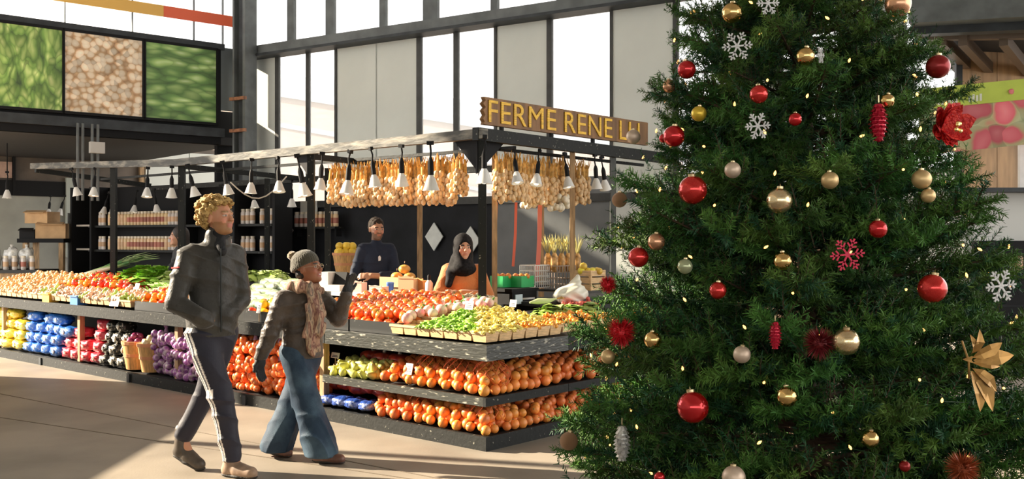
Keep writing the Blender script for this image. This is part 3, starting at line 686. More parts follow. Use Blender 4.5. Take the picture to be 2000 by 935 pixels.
for (px, py, d, sz, lb) in ((571,450,14.4,.14,'white diamond sign on the black wall left of the wooden post'), (858,462,13.4,.155,'white diamond sign on the black wall beside the headscarf seller'), (929,470,13.0,.155,'white diamond sign half hidden behind the corner post')):
    q = P(px, py, d) if px < 600 else WP(px, wz(px, py), .12)
    if px < 600: q = Mju@Vector((4.96-.0+.2, .1, q.z)); q = WP(px, wz(px, py), .12)
    t = thing('diamond_sign', lb, 'sign', q, ANGW, 'white diamond signs'); MB().poly([(0,-sz*1.28),(sz,0),(0,sz*1.28),(-sz,0)], .02).build('plate', mat('diamond_white', (.72,.74,.70), .5, var=(8,.08)), t)
    if px < 600: MB().poly([(0,-sz*.4),(sz*.5,-sz*.35),(0,sz*.5),(-sz*.5,-sz*.35)], .006, o=(0,-.014,0)).build('emblem', mat('sage_emblem', (.30,.36,.24), .6), t)
# little shelf with jars on the black wall
wsq = WP(640, 1.74, .25); ws = thing('wall_shelf', 'short black shelf on the rear wall above the yellow fruit', 'shelf', wsq, ANGW); MB().box((0,0,-.02), (.95,.2,.03)).build('board', black_paint, ws)
for x in (-.4,.4): MB().box((x,.05,-.09), (.03,.12,.12)).build('bracket', black_flat, ws)
Mws = Matrix.Translation(wsq)@Matrix.Rotation(ANGW, 4, 'Z')
for i in range(9): jar(Mws@Vector((-.40+i*.1, 0, -.003)), '%s jar from the left on the short wall shelf' % ordn(i), 'jars on the short wall shelf', jar_b2 if i < 3 else jar_b, jar_dk)
pst = MB().box((0,0,0), (.34,.02,.36)).build('wall_notice', paper_m, loc=WP(616, 1.95, .14), rot=(0,0,ANGW)); tag(pst, 'pale pink notice pinned on the black rear wall', 'notice')
# ------------------------------------------------------------------ produce
tomato_m = mat('tomato_skin', (.82,.13,.03), .25, var=(3,.25), rnd_v=.2, rnd_h=(.008,.022), coat=.3); stem_m = mat('green_stem', (.12,.28,.05), .6)
orange_m = mat('orange_skin', (.84,.27,.055), .42, bump=(90,.1), rnd_v=.16, rnd_h=.012, var=(3,.12))
def tom_fn(v): return 1-.13*max(0, v.z)**8+.025*math.cos(5*math.atan2(v.y, v.x))*(1-abs(v.z))
tom_me = MB().ball((0,0,0), .045, 14, 9, (1,1,.86), fn=tom_fn).mesh('tomato', tomato_m, 'all')
cal = MB()
for k in range(5): a = k*1.2566; cal.add([(math.cos(a-.3)*.006,math.sin(a-.3)*.006,.035),(math.cos(a+.3)*.006,math.sin(a+.3)*.006,.035),(math.cos(a)*.022,math.sin(a)*.022,.037)], [(0,1,2)])
cal.tube([(0,0,.032),(.003,0,.05)], .003, 5); cal_me = cal.mesh('stem', stem_m)
org_me = MB().ball((0,0,0), .042, 12, 8, (1,1,.94), fn=lambda v: 1-.08*max(0, v.z)**10).mesh('orange', orange_m, 'all')
btn_me = MB().lathe([(.008,.035),(.006,.0405),(.002,.041)], 6).mesh('stem_button', mat('orange_button', (.35,.25,.06), .7))

def scatter(zf, t0, t1, b0, b1, sp, layers, r, drop=.0):
    out = []
    for l in range(layers):
        tt = t0+l*sp*.5; row = 0
        while tt < t1-l*sp*.5:
            bb = b0+l*sp*.5+(sp*.5 if row % 2 else 0)
            while bb < b1-l*sp*.3:
                if random.random() > drop: out.append((tt+rnd(-.4,.4)*sp*.5, bb+rnd(-.4,.4)*sp*.5, zf(tt, bb)+r*.86+l*r*1.45+rnd(0,.008)))
                bb += sp
            tt += sp*.866; row += 1
    return out
# tomatoes: sloping heap behind the black crates
zt = lambda t, b: .80+.20*max(0, b-.1)
tm = scatter(zt, 1.02, 3.2, .13, .93, .083, 2, .042, .06)
vis = sorted(tm, key=lambda q: (S(q[0], q[1]).y-q[2]*3))[:290]
for q in vis:
    o = thing('tomato', 'ripe red tomato in the big heap beside the waving woman', 'tomato', S(*q), group='tomatoes in the big heap', rot=(rnd(-1.1,1.1), rnd(-1.1,1.1), rnd(0,6)), scale=rnd(.85,1.12))
    put('flesh', tom_me, o); put('stem', cal_me, o)
# crates under the tomatoes (black trays at the front)
crate_m = mat('black_plastic', (.02,.021,.02), .4, var=(20,1), col2=(.3,.3,.26), thr=(.68,.75))
def tray(t0, t1, b0, b1, z0, h, label, m=crate_m, slope=.2):
    w = t1-t0; dpt = b1-b0; o = thing('produce_crate', label, 'crate', S((t0+t1)/2,(b0+b1)/2,z0), ANG_U+math.pi, 'black produce crates')   # local x = -U, y = -V
    MB().box((0,0,.008), (w,dpt,.016)).build('floor_panel', m, o)
    for y in (-dpt/2, dpt/2): MB().box((0,y,h/2), (w,.014,h)).build('side', m, o)
    for x in (-w/2, w/2): MB().box((x,0,h/2), (.014,dpt,h)).build('side', m, o)
    MB().box((0,dpt/2+.006,h-.008), (w+.02,.016,.016)).build('rim', m, o)
    return o
tray(1.0, 1.62, .07, .5, .775, .10, 'black crate under the tomatoes nearest the wooden baskets')
tray(1.64, 2.28, .07, .5, .775, .10, 'black crate under the tomatoes beside the waving woman')
tray(2.62, 3.2, .07, .5, .775, .10, 'black crate right of the blond man holding red peppers')
tray(4.5, 5.3, .07, .5, .775, .10, 'black crate left of the blond man under the carrots')

# oranges on the middle and bottom tiers, wrapping the corner
org = []
zm = lambda t, b: .385+.16*max(0, min(b, t))
org += [q+('middle',) for q in scatter(zm, .02, 1.24, .05, .58, .083, 2, .042, .05)]
org += [q+('middle',) for q in scatter(lambda b, t: .385+.16*t, .62, 2.4, .03, .42, .083, 2, .042, .05)] and []
for q in scatter(lambda b, t: .385+.16*t, .60, 2.6, .02, .45, .083, 2, .042, .05): org.append((q[1], q[0], q[2], 'middle'))
zb = lambda t, b: .10+.26*max(0, min(b, t))
org += [q+('bottom',) for q in scatter(zb, .0, 1.34, .02, .52, .083, 2, .042, .04)]
for q in scatter(lambda b, t: .10+.26*t, .60, 2.6, .0, .45, .083, 2, .042, .04): org.append((q[1], q[0], q[2], 'bottom'))
org = [q for q in org if not (q[3] == 'middle' and q[2] > .60)]
org.sort(key=lambda q: S(q[0], q[1]).y-.6*q[2])
for q in org[:298]:
    o = thing('orange_fruit', 'bright orange fruit heaped on the %s tier by the stand corner' % q[3], 'orange', S(q[0], q[1], q[2]), group='oranges on the %s tier' % q[3], rot=(rnd(-1.5,1.5), rnd(-1.5,1.5), rnd(0,6)), scale=rnd(.86,1.1))
    put('peel', org_me, o); put('stem_button', btn_me, o)
if org[298:]:
    mb = MB()
    for q in org[298:]: mb.ball(S(q[0], q[1], q[2]), .042*rnd(.9,1.1), 8, 6)
    tag(mb.build('orange_heap', orange_m, smooth='all'), 'farther oranges heaped along the right stand behind the front ones', 'oranges', kind='stuff')
# net bags with pale straps lying on the oranges
net_m = mat('red_net', (.75,.16,.05), .5); strap_m = mat('pale_strap', (.85,.62,.45), .5)
def net_bag(t, b, z, r, label, lean):
    o = thing('net_bag', label, 'net bag', S(t,b,z), ANG_U+math.pi, 'orange net bags')
    me = MB(); n, m = 12, 7
    pts = [[Vector((math.sin(math.pi*j/m)*math.cos(2*math.pi*(k+.5*(j%2))/n)*r*1.15, math.sin(math.pi*j/m)*math.sin(2*math.pi*(k+.5*(j%2))/n)*r*.8, r*.75*math.cos(math.pi*j/m))) for k in range(n)] for j in range(1, m)]
    for j in range(len(pts)-1):
        for k in range(n):
            a = pts[j][k]
            for c in (pts[j+1][k], pts[j+1][(k-1 if j % 2 else k+1) % n]): me.tube([a, c], .0022, 3, False)
    me.build('net', net_m, o)
    MB().bar((0,.0,r*.7), (lean,.1,r*.72+.06), .022, .004).bar((lean,.1,r*.72+.06), (lean*1.6,.18,r*.4), .022, .004).build('strap', strap_m, o)
for i, (t, b, z, ln, tx) in enumerate(((.42,.2,.53,.1,'pale strap net bag on the middle tier left of the stand corner'),(.10,.2,.53,-.12,'pale strap net bag on the middle tier right at the corner'),(.85,.2,.25,.08,'net bag heaped highest on the bottom tier'),(.15,.18,.24,-.1,'net bag on the bottom tier at the corner'),(.75,.22,.53,.09,'net bag on the middle tier beside the price card'))):
    net_bag(t, b, z, .15, tx, ln)

# ------------------------------------------------------------------ wooden quart baskets with small produce
def basket_mesh(w=.15, h=.075):
    mb = MB(); a, c = w*.42, w*.5
    q = [(-a,-a,0),(a,-a,0),(a,a,0),(-a,a,0),(-c,-c,h),(c,-c,h),(c,c,h),(-c,c,h)]; i_ = .006
    mb.add(q, [(3,2,1,0),(0,1,5,4),(1,2,6,5),(2,3,7,6),(3,0,4,7)])
    q2 = [(-a+i_,-a+i_,.006),(a-i_,-a+i_,.006),(a-i_,a-i_,.006),(-a+i_,a-i_,.006),(-c+i_,-c+i_,h),(c-i_,-c+i_,h),(c-i_,c-i_,h),(-c+i_,c-i_,h)]
    mb.add(q2, [(0,1,2,3),(4,5,1,0),(5,6,2,1),(6,7,3,2),(7,4,0,3)])
    rim = MB()
    for (x, y, sx, sy) in ((0,-c,w+.012,.008),(0,c,w+.012,.008),(-c,0,.008,w),(c,0,.008,w)): rim.box((x,y,h-.008), (sx,sy,.02))
    return mb.mesh('veneer_box', wood_pale), rim.mesh('rim_band', wood_pale)
BK = basket_mesh()
def basket(t, b, z, label, grp, sc=1.0, rz=0.0):
    o = thing('quart_basket', label, 'basket', S(t,b,z), ANG_U+rz, grp, scale=sc); put('veneer_box', BK[0], o); put('rim_band', BK[1], o); return o
ico = None
def bits(name, label, cat, spots, m, r, n, shape=(1,1,1), spread=.06, h=.07, seg=(7,5), long=0.0):
    """small loose produce: one heap of real pieces that nobody could count"""
    mb = MB()
    for (t, b, z) in spots:
        for k in range(n):
            dt, db = rnd(-spread,spread), rnd(-spread,spread); dz = h*(1-.55*(abs(dt)+abs(db))/spread)*rnd(.45,1)
            M = Euler((rnd(-1,1), rnd(-1,1), rnd(0,6))).to_matrix()
            p = S(t+dt, b+db, z+max(.02,dz))
            if long:
                d = M@Vector((long/2,0,0)); d.z *= .4; mb.tube([p-d, p+Vector((0,0,.006)), p+d], [r*.5, r, r*.4], 5)
            else: mb.ball(p, r*rnd(.8,1.2), seg[0], seg[1], shape, M)
    return tag(mb.build(name, m, smooth='all'), label, cat, kind='stuff')
zb_ = lambda b: .775+.155*b
grid = []
for i in range(7):
    for j in range(6):
        t = .075+i*.152; b = .10+j*.152
        if t+b*.0 < 1.1 and not (i > 5 and j > 3): grid.append((i, j, t, b))
gs, ys_, os_, ps = [], [], [], []
for (i, j, t, b) in grid:
    z = .778+.155*min(b, t)
    if j == 0 or i == 0: basket(t, b, z, ('veneer basket %s from the stand corner along the left front edge' % ordn(i)) if j == 0 else ('veneer basket %s from the stand corner along the right front edge' % ordn(j)), 'quart baskets along the stand edge')
    else: basket(t, b, z, 'veneer quart basket buried among the small produce at the corner', 'inner quart baskets')
    k = (t, b, z+.05)
    if i >= 5 and j < 4: ps.append(k)
    elif i >= 2 and j <= 3 and i-j >= 1: gs.append(k)
    elif i == 0 and j >= 3: os_.append(k)
    elif i <= 1 and j == 0: gs.append(k) if i == 1 else ys_.append(k)
    else: ys_.append(k)
for j in range(9):
    b = 1.02+j*.152; basket(.075, b, .80, 'veneer basket %s beyond the corner baskets along the right front edge' % ordn(j), 'quart baskets along the right stand edge'); os_.append((.075, b, .85)); os_.append((.22, b, .87)) if j < 4 else None
bean_g = mat('green_bean', (.28,.50,.05), .45, var=(20,.4)); bean_y = mat('yellow_bean', (.86,.66,.16), .4, var=(16,.25)); cherry_o = mat('orange_cherry', (.88,.36,.05), .3, var=(14,.25)); pale_pink = mat('pale_turnip', (.85,.62,.50), .45, var=(12,1), col2=(.80,.30,.32), thr=(.5,.62))
bits('green_bean_heap', 'heap of bright green beans in the front baskets', 'beans', gs, bean_g, .011, 75, long=.075, spread=.078, h=.085)
bits('yellow_bean_heap', 'heap of pale yellow beans filling the corner baskets', 'beans', ys_, bean_y, .0115, 75, long=.07, spread=.078, h=.085)
bits('cherry_tomato_heap', 'orange cherry tomatoes in baskets along the right edge', 'cherry tomatoes', os_, cherry_o, .017, 40, spread=.074, h=.085)
bits('green_bean_heap', 'small green bean heap mixed into the yellow ones', 'beans', [(.55,.12,.83),(.4,.3,.86),(.66,.45,.9)], bean_g, .011, 60, long=.07, h=.11)
# pale turnips between tomatoes and baskets
tn_me = MB().ball((0,0,0), .05, 12, 8, (1,1,.85), fn=lambda v: 1+.15*max(0,-v.z)**8).mesh('turnip', pale_pink, 'all'); tp_me = MB().lathe([(.012,.04),(.008,.06),(.002,.075)], 6).mesh('leaf_stub', stem_m)
for (t, b) in [(.98+rnd(-.03,.03)+.09*i*.2, .12+.1*i) for i in range(7)]+[(.90,.35+.1*i) for i in range(5)]+[(.80,.55+.1*i) for i in range(4)]+[(.70,.72),(.72,.84)]:
    o = thing('turnip', 'pale pink turnip between the tomato heap and the bean baskets', 'turnip', S(t, b, zb_(min(b,t))+.12), group='turnips beside the beans', rot=(rnd(-1,1), rnd(-1,1), rnd(0,6)), scale=rnd(.85,1.15)); put('root', tn_me, o); put('leaf_stub', tp_me, o)

# ------------------------------------------------------------------ leafy produce
def leaf_bunch(name, label, cat, t, b, z, r, m, n=60, h=.14, curl=1.0, grp=None):
    o = thing(name, label, cat, S(t,b,z), rnd(0,6), grp); lf = MB(); st_ = MB()
    for k in range(n):
        a = rnd(0,6.283); el = rnd(.1,1.35); L = r*rnd(.7,1.1); d = Vector((math.cos(a)*math.cos(el), math.sin(a)*math.cos(el), math.sin(el)))
        side = d.cross(Vector((0,0,1))).normalized(); nrm = side.cross(d)
        w = L*.32; p0 = d*L*.25; mid = d*L*.7+nrm*.02*curl; tip = d*L+Vector((0,0,-.03*curl))
        lf.add([p0-side*w*.25, p0+side*w*.25, mid+side*w+nrm*rnd(-.02,.02), mid+nrm*.012, mid-side*w+nrm*rnd(-.02,.02), tip+side*w*.5, tip, tip-side*w*.5], [(0,1,3),(1,2,3),(0,3,4),(3,2,5,6),(4,3,6,7)])
        if k % 5 == 0: st_.tube([(0,0,0), p0], .006, 4)
    lf.build('leaves', m, o); st_.build('stalks', mat('pale_stalk', (.55,.62,.30), .5), o); return o
green_a = mat('lettuce_green', (.26,.52,.05), .5, var=(12,.35)); green_b = mat('pale_lettuce', (.45,.58,.16), .5, var=(12,.3)); green_d = mat('dark_leaf', (.06,.17,.03), .5, var=(12,.4))
zl = lambda b: .80+.20*b
k = 0
for (px, b, r, m, lb) in ((258,.80,.24,green_a,'large bright green lettuce bunch, leftmost of the lettuces'),(285,.74,.24,green_a,'bright green lettuce bunch in the middle of the lettuces'),(312,.88,.25,green_a,'bright green lettuce bunch farthest back beside the blond man'),(278,.93,.24,green_a,'tall bright green lettuce bunch at the rear of the display'),(336,.9,.2,green_b,'pale green lettuce right behind the blond man')):
    leaf_bunch('lettuce', lb, 'lettuce', tpx(px,b), b, zl(b)+.03, r, m, 90)
# celery stalks left of the man
cel_m = mat('celery_green', (.52,.66,.25), .4, var=(14,.25), stretch=(1,6,6))
for i in range(6):
    t = tpx(318+7*(i%3)*1.5, .45+.07*i); b = .42+.075*i; o = thing('celery_bunch', '%s celery bunch from the front beside the blond man' % ordn(i), 'celery', S(t,b,zl(b)+.07), ANG_U+rnd(-.25,.1), 'celery bunches')
    mb = MB()
    for s_ in range(7): y = (s_-3)*.016; mb.tube([(-.2,y*.5,0),(-.05,y,.012*(s_%2)),(.16,y*1.7,.02)], [.014,.014,.007], 5)
    mb.build('stalks', cel_m, o, True); lf = MB()
    for s_ in range(16): p = Vector((.16+rnd(0,.07), rnd(-.07,.07), rnd(0,.05))); lf.add([p, p+Vector((.03,.02,.01)), p+Vector((.05,0,.02)), p+Vector((.03,-.02,0))], [(0,1,2,3)])
    lf.build('leaves', green_a, o)
# leeks
lk_m = mat('leek_gradient', (.80,.84,.66), .4)
ntk = lk_m.node_tree; tcx = ntk.nodes.new('ShaderNodeTexCoord'); sx = ntk.nodes.new('ShaderNodeSeparateXYZ'); crx = ntk.nodes.new('ShaderNodeValToRGB')
crx.color_ramp.elements[0].color = (.82,.82,.62,1); crx.color_ramp.elements[1].color = (.10,.24,.08,1); crx.color_ramp.elements[0].position = .25; crx.color_ramp.elements[1].position = .85; e = crx.color_ramp.elements.new(.5); e.color = (.45,.6,.22,1)
ntk.links.new(tcx.outputs['Generated'], sx.inputs[0]); ntk.links.new(sx.outputs[0], crx.inputs[0]); ntk.links.new(crx.outputs[0], ntk.nodes['Principled BSDF'].inputs['Base Color'])
for i in range(8):
    px = 150+i*6; b = .86+.03*(i%3); q = S(tpx(px,b), b, 1.04+.012*i); o = thing('leek', '%s long leek from the left in the pile left of the lettuces' % ordn(i), 'leek', q, .25+rnd(-.08,.1), 'leeks', rot=(0, -.26+rnd(-.08,.05), .3+rnd(-.1,.15)))
    MB().tube([(0,0,0),(.28,0,.0),(.4,.0,.01)], [.022,.022,.026], 8).build('stalk', lk_m, o, True); lv = MB()
    for s_ in range(5): yy = (s_-2)*.022; lv.add([(.38,yy*.4-.012,.01),(.38,yy*.4+.012,.012),(.62,yy+.02,.05-abs(s_-2)*.02),(.62,yy-.016,.04-abs(s_-2)*.02),(.80,yy*1.8,.03-abs(s_-2)*.03)], [(0,1,2,3),(3,2,4)])
    lv.build('leaves', mat('leek_leaf', (.40,.52,.22), .45, var=(9,.4)) if i % 3 else green_d, o)
# wrapped cucumbers / pale marrows right of the blond man
mar_m = mat('wrapped_marrow', (.30,.38,.22), .2, var=(14,1), col2=(.62,.64,.56), thr=(.5,.66), coat=.6); sq_me = MB().tube([(-.2,0,0),(-.17,0,0),(-.08,0,.004),(.1,0,.004),(.19,0,0),(.215,0,0)], [.012,.036,.046,.046,.034,.01], 10).mesh('flesh', mar_m, True); tipm = MB().tube([(.21,0,0),(.24,0,.004)], .009, 6).mesh('stem', stem_m)
c_ = 0
for (b, n_, z) in ((.28,4,.9),(.42,4,.94),(.56,4,.99),(.70,4,1.04),(.84,4,1.08)):
    for i in range(n_):
        t = tpx(482+22*i+(b-.28)*55, b); o = thing('wrapped_marrow', '%s film-wrapped pale green marrow counting from the front behind the couple' % ordn(c_), 'marrow', S(t,b,z+.02*(i%2)), ANG_U+rnd(-.4,.2), 'film-wrapped marrows'); put('flesh', sq_me, o); put('stem', tipm, o); c_ += 1
for i, (px, b) in enumerate(((486,.8),(500,.9),(520,.95),(545,.97))): leaf_bunch('lettuce', '%s pale curly lettuce from the left behind the marrows' % ordn(i), 'lettuce', tpx(px,b), b, 1.10, .15, green_b, 60)
# red and orange peppers in crates by the people
pep_fn = lambda v: (1+.10*math.cos(3*math.atan2(v.y, v.x))*(1-v.z*v.z))*(1-.1*max(0,v.z)**6)
pep = {c: MB().ball((0,0,0), .045, 12, 8, (1,1,1.2), fn=pep_fn).mesh('flesh', mat('pepper_'+c, k_, .2, coat=.4), 'all') for c, k_ in (('red',(.75,.05,.02)),('orange',(.9,.33,.03)),('yellow',(.88,.60,.05)))}
pst_me = MB().tube([(0,0,.045),(.006,0,.075)], .006, 5).mesh('stem', stem_m)
def peppers(t0, t1, b0, b1, cs, label, grp):
    for q in scatter(lambda t, b: .80+.2*b, t0, t1, b0, b1, .095, 2, .04, .1):
        c = random.choice(cs); o = thing('bell_pepper', '%s bell pepper %s' % (c, label), 'pepper', S(*q), group='%s %s' % (c, grp), rot=(rnd(-1.5,1.5), rnd(-1.5,1.5), rnd(0,6)), scale=rnd(.85,1.1)); put('flesh', pep[c], o); put('stem', pst_me, o)
peppers(2.64, 3.2, .12, .3, ['red','orange','orange','yellow'], 'in the crate between the couple', 'peppers between the couple')
peppers(4.5, 5.3, .12, .5, ['red','orange','orange'], 'in the crate left of the blond man', 'peppers left of the man')
peppers(6.2, 7.8, .42, .95, ['red','orange','red','orange'], 'in the mixed heap below the leeks', 'peppers below the leeks')
# rows of baskets on the left end with tan and coloured produce
tan_m = mat('tan_potato', (.74,.44,.20), .6, var=(10,.25)); red_m = mat('red_radish', (.72,.14,.10), .4, var=(10,.3)); mix_p = mat('pale_shallot', (.80,.50,.36), .45, var=(10,.35))
tan_s, mix_s, grn_s = [], [], []
for i in range(28):
    for j in range(6):
        t = 5.42+i*.158; b = .11+j*.155
        if t > 9.9 or (6.15 < t < 7.85 and b > .38): continue
        if t < 6.1 and b > .55: continue
        z = zl(b)-.02; gname = 'quart baskets on the left of the display'
        if j == 0: basket(t, b, z, '%s veneer basket left of the blond man along the front edge' % ordn(i), gname)
        else: basket(t, b, z, 'veneer quart basket in the packed rows on the left of the display', 'packed quart baskets on the left')
        k = (t, b, z+.05)
        if t > 7.85: tan_s.append(k)
        elif random.random() < .3: grn_s.append(k)
        else: mix_s.append(k)
bits('potato_heap', 'small tan potatoes filling the baskets at the far left', 'potatoes', tan_s, tan_m, .022, 24, (1.2,1,1), .078, .10)
bits('shallot_heap', 'pale pink shallots in baskets left of the blond man', 'shallots', mix_s, mix_p, .021, 24, (1,1,1.2), .078, .10)
bits('sprout_heap', 'pale green sprouts in baskets left of the blond man', 'sprouts', grn_s, green_b, .021, 24, (1,1,1), .078, .10)
for (px, c, lb) in ((97,(.85,.45,.04),'orange carton standing on the front edge of the far left display'),(152,(.04,.20,.62),'blue carton on the front edge of the left display')):
    t = tpx(px, .06); o = thing('small_carton', lb, 'carton', S(t,.07,.775), ANG_U+math.pi); MB().box((0,0,.05), (.19,.12,.10)).build('box', mat('carton_%d' % px, c, .5), o); MB().box((0,-.01,.103), (.20,.13,.012)).build('lid', mat('cartonlid_%d' % px, tuple(min(1,v*1.3+.05) for v in c), .5), o)
# price cards
def card(t, b, z, label, w=.09, h=.07, m=paper_m, rz=0.0):
    o = thing('price_card', label, 'price card', S(t,b,z), ANG_U+math.pi+rz, 'price cards'); MB().tube([(0,0,-.08),(0,0,0)], .004, 5).build('stick', wood_pale, o); M = Matrix.Rotation(R(-14), 3, 'X')
    MB().box((0,0,h/2), (w,.005,h), M=M).build('card', m, o)
    mb = MB(); 
    for kk in range(3): mb.box((0,-.006+.004*kk,h*.3+kk*h*.2), (w*(.7-.15*kk),.003,.006), M=M)
    mb.build('handwriting', mat('ink', (.03,.03,.05), .6), o)
card(tpx(925,.55), .5, .98, 'grey price card standing in the bean baskets', m=mat('grey_card', (.50,.56,.52), .6)); card(tpx(1010,.8), .75, 1.0, 'small price card right of the bean baskets', .07, .06)
card(tpx(806,.1), .06, .47, 'white price card on the middle tier among the oranges', .08, .09); card(tpx(300,.5), .3, .98, 'white price card in front of the celery'); card(tpx(236,.1), .03, .80, 'large pale card at the front edge left of the blond man', .2, .11)
card(tpx(515,.1), .05, .86, 'white price card in front of the peppers between the couple', .06, .1); card(tpx(655,.2), .2, .50, 'white price card above the pears on the middle tier', .11, .05)
# ------------------------------------------------------------------ stacked bags under the left display
def bag_mesh(seed, m, w=.26, d=.2, h=.13, lump=.13):
    rg = random.Random(seed); ph = [rg.uniform(0,6) for _ in range(6)]
    fn = lambda v: 1+lump*(math.sin(7*v.x+ph[0])*math.sin(6*v.y+ph[1])+.6*math.sin(11*v.z+5*v.x+ph[2]))
    def sq(v): return fn(v)/max(1e-3, (abs(v.x)**4+abs(v.y)**4+abs(v.z)**4)**.25)**.75
    return MB().ball((0,0,h/2), 1, 16, 10, (w/2*.93,d/2*.93,h/2*.93), fn=sq).mesh('sack', m, 'all')
def bag_kind(c, label_c, spot=(.7,.66,.5)):
    m = mat('bag_film_'+label_c, c, .3, var=(11,1), col2=spot, thr=(.60,.68), coat=.3, bump=(26,.5))
    return [bag_mesh(k+hash(label_c) % 50, m) for k in range(3)]
tie_me = MB().lathe([(.012,0),(.02,.02),(.035,.045),(.03,.05)], 7).mesh('gathered_neck', mat('bag_neck', (.55,.52,.45), .4))
import zlib
def bag_kind(c, lc, spot=(.7,.66,.5), w=.26, h=.13, thr=(.60,.68), sc=11):
    m = mat('bag_film_'+lc, c, .3, var=(sc,1), col2=spot, thr=thr, coat=.3, bump=(26,.5)); pl = mat('bag_label_'+lc, spot, .5, var=(40,1), col2=c, thr=(.5,.55))
    return [bag_mesh(k+zlib.crc32(lc.encode()) % 50, m, w=w, h=h) for k in range(3)], MB().ball((0,-.094,h*.5), .034, 8, 6, (.9,.25,.9)).mesh('print_label', pl, 'all')
KB = {'yellow': bag_kind((.80,.58,.05),'yellow',(.85,.80,.45)), 'blue': bag_kind((.03,.17,.58),'blue',(.60,.65,.70)), 'red': bag_kind((.72,.05,.08),'red',(.85,.72,.55)),
      'black': bag_kind((.018,.018,.016),'black',(.60,.56,.46), thr=(.55,.60), sc=24)}
def stack(color, px0, px1, cols, rows, sub):
    for c in range(cols):
        px = px0+(px1-px0)*(c+.5)/cols; t = tpx(px, .12); w = abs(tpx(px0,.12)-tpx(px1,.12))/cols
        for r in range(rows[c] if isinstance(rows, list) else rows):
            ms, lab = KB[color]; o = thing('produce_bag', '%s %s bag from the left, %s layer from the bottom, under the left display' % (ordn(c), color, ordn(r)), 'bag', S(t+rnd(-.015,.015), .14+rnd(-.015,.02)+.02*r, .105+r*.128), ANG_U+math.pi+rnd(-.08,.08), '%s %s' % (color, sub), scale=(w/.26*1.02, 1.1, 1.04), rot=(rnd(-.08,.08), rnd(-.07,.07), ANG_U+math.pi+rnd(-.14,.14)))
            put('sack', random.choice(ms), o); put('print_label', lab, o)
stack('yellow', -60, 52, 5, [4,4,4,4,3], 'bags'); stack('blue', 54, 124, 4, [4,3,4,4], 'bags'); stack('red', 126, 204, 4, [2,3,2,4], 'bags'); stack('black', 206, 256, 3, [4,4,3], 'speckled bags')
ms, lab = KB['blue']; t = tpx(136,.12); o = thing('produce_bag', 'single blue bag lying on top of the leftmost red bags', 'bag', S(t,.14,.105+.256), ANG_U+math.pi, scale=(1.3,1.1,1)); put('sack', ms[0], o); put('print_label', lab, o)
# bushel baskets of onions
bush = MB().lathe([(.105,0),(.15,.27),(.142,.27),(.10,.01)], 18).mesh('slatted_body', mat('bushel_wood', (.66,.36,.13), .6, var=(18,.25), stretch=(3,3,.3)), True)
hoop = [MB().lathe([(r,z),(r+.004,z),(r+.006,z+.03),(r+.002,z+.03)], 18).mesh('hoop', mat('bushel_hoop', (.70,.30,.14), .6)) for (r, z) in ((.149,.24),(.127,.12))]
onion_fn = lambda v: 1+.25*max(0,v.z)**10
on_p = MB().ball((0,0,0), .042, 10, 7, (1,1,.9), fn=onion_fn).mesh('bulb', mat('purple_onion', (.33,.05,.14), .25, coat=.3, rnd_v=.2), 'all'); on_w = MB().ball((0,0,0), .042, 10, 7, (1,1,.9), fn=onion_fn).mesh('bulb', mat('cream_onion', (.80,.66,.38), .3, rnd_v=.12), 'all')
for (px, lb, me, on, nm) in ((268,'bushel basket of purple onions beside the speckled bags',on_p,'purple onion in the bushel basket under the display','purple'), (299,'bushel basket of cream onions beside the purple net bags',on_w,'cream onion in the bushel basket under the display','cream')):
    t = tpx(px, .17); o = thing('bushel_basket', lb, 'basket', S(t,.17,.11), 0, 'bushel baskets', scale=(1.1,1.1,1.15)); put('slatted_body', bush, o); [put('hoop', h_, o) for h_ in hoop]
    for k in range(16):
        a = k*2.4; r_ = .125*math.sqrt((k%12)/12); z_ = .42+(.05 if k >= 12 else 0)
        q = thing('onion', on, 'onion', S(t,.17,0)+Vector((math.cos(a)*r_, math.sin(a)*r_, z_)), rnd(0,6), '%s onions in the bushel basket' % nm, rot=(rnd(-.6,.6), rnd(-.6,.6), 0)); put('bulb', me, q)
# net bags: purple onions and orange carrots
def netsack(px, r, h, col, kindn, label, grp, b=.15, w=.22):
    m = ramp_mat(kindn, col, scale=22 if 'onion' in kindn else 26, rough=.35) if kindn not in MATS else MATS[kindn]
    t = tpx(px, b); o = thing('net_sack', label, 'net sack', S(t,b,.105+r*h), ANG_U+math.pi+rnd(-.15,.15), grp)
    rg = random.Random(int(px*7+r)); g = MB()
    for k in range(22):
        g.ball((rg.uniform(-.5,.5)*w, rg.uniform(-.09,.05), rg.uniform(.02,h*.9)), .042*rg.uniform(.8,1.1), 8, 6)
    g.build('filled_net', m, o, 'all')
    MB().lathe([(.03,h*.85),(.015,h+.03),(.03,h+.06)], 7).build('knot', mat('net_knot', (.45,.25,.4) if 'purple' in label else (.7,.2,.08), .5), o)
pc = [(0,(.50,.22,.50)),(.35,(.30,.08,.32)),(.7,(.62,.45,.52)),(1,(.8,.7,.7))]; oc = [(0,(.95,.42,.16)),(.4,(.86,.22,.05)),(.75,(.75,.14,.03)),(1,(.4,.06,.02))]
for i, px in enumerate((325,347,369,391)):
    for r in range(3): netsack(px, r, .155, pc, 'purple_onion_net', '%s purple onion net sack right of the bushel baskets, %s layer up' % (ordn(i), ordn(r)), 'purple net sacks', w=.3)
for i, px in enumerate((428,452,476,500,524,548,572,596,618)):
    for r in range(3): netsack(px, r, .17, oc, 'carrot_net', '%s orange net sack between the couple, %s layer up' % (ordn(i), ordn(r)), 'orange net sacks', w=.27)
